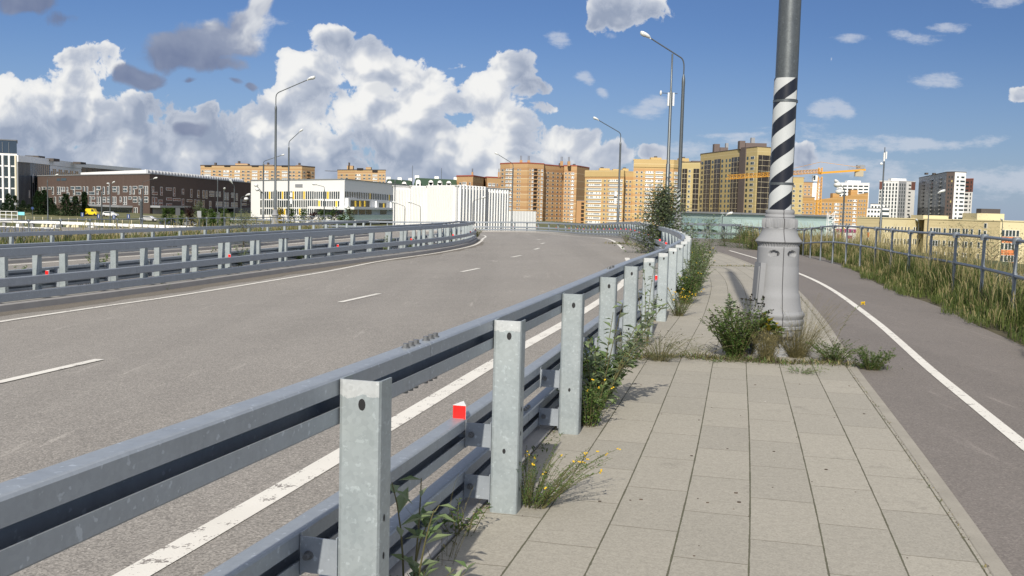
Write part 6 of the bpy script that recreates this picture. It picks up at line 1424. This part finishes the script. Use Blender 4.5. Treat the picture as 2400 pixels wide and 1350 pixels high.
# ------------------------------------------------------------------ lower ground on the left: canopy, cars, boards
def gz(p): return ground(p[0], p[1])
a, c = pY(-150, 108), pY(455, 101); rt = wthing('station_canopy', 'low ribbed grey canopy roof with a white edge at the far left below the bridge', 'canopy', (-55, 95, -4.6), 'station canopies below the bridge')
m = MB(); m.beam((a[0], a[1], -1.05), (c[0], c[1], -1.15), .6, .28); m.beam((a[0], a[1]-2.2, -1.7), (c[0], c[1]-2.2, -1.8), .4, .3); m.build('white_edge', MT['white'], rt)
m = MB()
for k in range(7): p = a+(c-a)*(k+.5)/7; m = MB(); m.box((p[0], p[1]-1, -1.45), (.3, 1.0, .3)); m.build('edge_bracket', MT['white'], rt)
a2, c2 = pY(-420, 72), pY(120, 79)
m = MB(); q = [a+np.array([0, -3.]), a*.15+c*.85*0+a*.0+pY(330, 100)*.85, c2, a2]; q[1] = pY(300, 99)
m.prism([(p[0], p[1]) for p in (q[3], q[2], q[1], q[0])], [-2.2]*4, [-1.62, -1.62, -1.75, -1.75]); m.build('roof_sheet', MT['roofgrey'], rt)
for k in range(34):
    u = k/33; p0, p1 = a2+(c2-a2)*u, q[0]+(q[1]-q[0])*u; m = MB(); m.beam((p0[0], p0[1], -1.56), (p1[0], p1[1], -1.68), .22, .14); m.build('roof_rib', MT['grey'], rt)
m = MB()
for k in range(9): p = a+(c-a)*(k+.5)/9; m.box((p[0], p[1], -3.2), (.3, .3, 4))
m.build('canopy_post', MT['grey'], rt)
def vault(label, px0, px1, Y, zt, dep, h, ribs):
    a, c = pY(px0, Y), pY(px1, Y); rt = wthing('station_canopy', label, 'canopy', ((a+c)[0]/2, Y, -8), 'station canopies below the bridge'); L = c[0]-a[0]; m = MB(); n = 12
    pr = [(dep*k/n, zt-h+h*math.sin(math.pi*(.12+.76*k/n))) for k in range(n+1)]
    m.add([(a[0], a[1]+y, z) for y, z in pr]+[(c[0], c[1]+y, z) for y, z in pr], [(k, k+n+1, k+n+2, k+1) for k in range(n)]); m.build('vault_roof', MT['roofgrey'], rt, True)
    for k in range(ribs):
        x = a[0]+L*k/(ribs-1); m = MB(); m.tube([(x, a[1]+y, z+.05) for y, z in pr], .07, 5); m.build('roof_rib', MT['grey'], rt)
    m = MB(); m.beam((a[0], a[1]-.1, pr[0][1]), (c[0], c[1]-.1, pr[0][1]), .4, .35); m.beam((a[0], a[1]-.1, pr[0][1]-1.6), (c[0], c[1]-.1, pr[0][1]-1.6), .2, 2.2); m.build('white_edge', MT['white'], rt); return rt
vault('ribbed grey vaulted canopy with a white wall at the right edge below the railing', 2262, 2600, 50, -1.4, 9, 1.4, 24)
vault('pale canopy roof glimpsed below the pipe railing before the school', 2052, 2290, 86, -2.1, 8, 1.0, 18)
def car(label, px, Y, mt, L=4.4, rz=0, tall=1.45, van=False):
    p = pY(px, Y); rt = thing('parked_car', label, 'car', (p[0], p[1], gz(p)+.05), rz, 'parked cars on the lower ground'); m = MB(); w = .88
    pr = [(-L/2, .35), (-L/2, .85), (-L*.42, 1.0), (-L*.30, tall), (L*.12, tall), (L*.27, .98), (L*.47, .82), (L/2, .6), (L/2, .35)] if not van else [(-L/2, .3), (-L/2, 1.5), (-L*.44, tall), (L*.2, tall), (L*.34, 1.15), (L*.48, .95), (L/2, .4), (L/2, .3)]
    k = len(pr); m.add([(x, -w, z) for x, z in pr]+[(x, w, z) for x, z in pr], [tuple(range(k)), tuple(range(2*k-1, k-1, -1))]+[(i, k+i, k+(i+1) % k, (i+1) % k) for i in range(k)]); m.build('body', mt, rt)
    m = MB()
    for s in (-1, 1):
        y = s*(w+.004); q = [(-L*.36, 1.0), (-L*.28, tall-.08), (L*.10, tall-.08), (L*.22, 1.0)] if not van else [(L*.02, 1.15), (L*.02, tall-.15), (L*.18, tall-.15), (L*.30, 1.15)]
        m.add([(x, y, z) for x, z in q], [(0, 1, 2, 3) if s > 0 else (3, 2, 1, 0)])
    m.build('window', MT['glass'], rt)
    for x in (-L*.31, L*.31):
        for s in (-1, 1): m = MB(); m.tube([(x, s*(w-.12), .33), (x, s*(w+.02), .33)], .33, 14); m.build('wheel', MT['tyre'], rt)
    return rt
car('white hatchback parked below the brown facade, left of two lamp poles', 258, 280, MT['carwhite']); car('white car parked by the corner of the brown building', 349, 262, MT['carwhite'], 4.6)
car('dark blue car parked before the entrance canopy', 397, 240, MT['carblue'], 4.6); car('silver car parked right of the dark blue one', 440, 236, MT['carsilver']); car('silver car parked under the dark grey annex', 608, 230, MT['carsilver'])
p = car('yellow compact van in front of the brown facade', 216, 285, MT['caryellow'], 3.3, 0, 2.0, True)
def board(name, label, px, py, Y, w, h, mt, group=None, leg=True, cat='sign'):
    p = pY(px, Y); z = zat(px, py, Y); g = gz(p); rt = thing(name, label, cat, (p[0], p[1], g), 0, group); m = MB(); m.box((0, 0, z-g), (w, .12, h)); m.build('panel', MT[mt], rt)
    m = MB(); m.box((0, .02, (z-g)/2-.1), (.12, .1, z-g)); m.build('post', MT['pole'], rt)
    if mt == 'navy': m = MB(); m.box((0, -.07, z-g), (w*.16, .02, h*.7)); m.build('white_mark', MT['whitem'], rt)
for px, py, lab in ((193, 503, 'leftmost navy banner, left of the yellow van'), (231, 507, 'navy banner right of the yellow van'), (267, 508, 'navy banner right of the twin arm pole'), (301, 507, 'navy banner left of the thick grey pole')): board('banner', lab, px, py, 250, .75, 1.1, 'navy', 'navy banners on the lawn')
board('sign_board', 'cyan sign board before the spruces at the far left', 50, 500.5, 250, 1.6, .8, 'cyan'); board('sign_board', 'blue grey board before the yellow green tree', 467, 502, 150, .62, 1.0, 'grey'); board('sign_board', 'dark board before the entrance canopy', 417, 496, 170, .8, 1.25, 'darkgrey'); board('sign_board', 'dark board before the dark entrance', 511, 506, 150, .55, 1.1, 'darkgrey')
for px, py, lab, mt in ((76, 488, 'round blue road sign before the spruces', 'navy'), (36, 478, 'round grey road sign at the far left', 'grey')):
    p = pY(px, 240); z = zat(px, py, 240); g = gz(p); rt = thing('road_sign', lab, 'road sign', (p[0], p[1], g)); m = MB(); m.tube([(0, 0, z-g), (0, .05, z-g)], .33, 16); m.build('disc', MT[mt], rt); m = MB(); m.tube([(0, .06, 0), (0, .06, z-g+.2)], .05, 6); m.build('post', MT['pole'], rt)
for i, px in enumerate((100, 110, 119, 130, 141, 159, 171, 176, 181, 211)):
    p = pY(px, 200); rt = thing('bollard', 'cream concrete half sphere bollard in the row behind the far railing', 'bollard', (p[0], p[1], gz(p)), 0, 'cream bollards'); m = MB(); m.ell((0, 0, .25), (.38, .38, .42), 12, 8); m.build('dome', MT['cream'], rt, True); m = MB(); m.tube([(0, 0, -.1), (0, 0, .1)], .42, 12); m.build('foot', MT['concrete'], rt)
a, c = pY(60, 215), pY(330, 205); p0 = (a+c)/2; rt = wthing('mesh_fence', 'thin pale wire fence with slim posts on the lawn at the left', 'fence', (p0[0], p0[1], gz(p0)))
for k in range(14):
    p = a+(c-a)*k/13; g = gz(p); m = MB(); m.box((p[0], p[1], g+.9), (.09, .09, 1.9)); m.build('post', MT['cream'], rt)
m = MB(); g = gz(p0)
for z in (.3, 1.7): m.beam((a[0], a[1], gz(a)+z), (c[0], c[1], gz(c)+z), .03)
m.build('wire', MT['grey'], rt)
a, c = pY(0, 230), pY(41, 228); g = gz(a); rt = wthing('bus_shelter', 'grey framed glass shelter at the left edge behind the canopy', 'shelter', ((a+c)[0]/2, a[1], g)); m = MB()
for k in range(4): p = a+(c-a)*k/3; m.box((p[0], p[1], g+1.3), (.12, .12, 2.6))
for z in (2.6, 1.8): m.beam((a[0], a[1], g+z), (c[0], c[1], g+z), .14)
m.build('frame', MT['whitem'], rt); m = MB(); m.beam((a[0], a[1], g+.6), (c[0], c[1], g+.6), .06, 1.0); m.build('lower_panel', MT['grey'], rt)
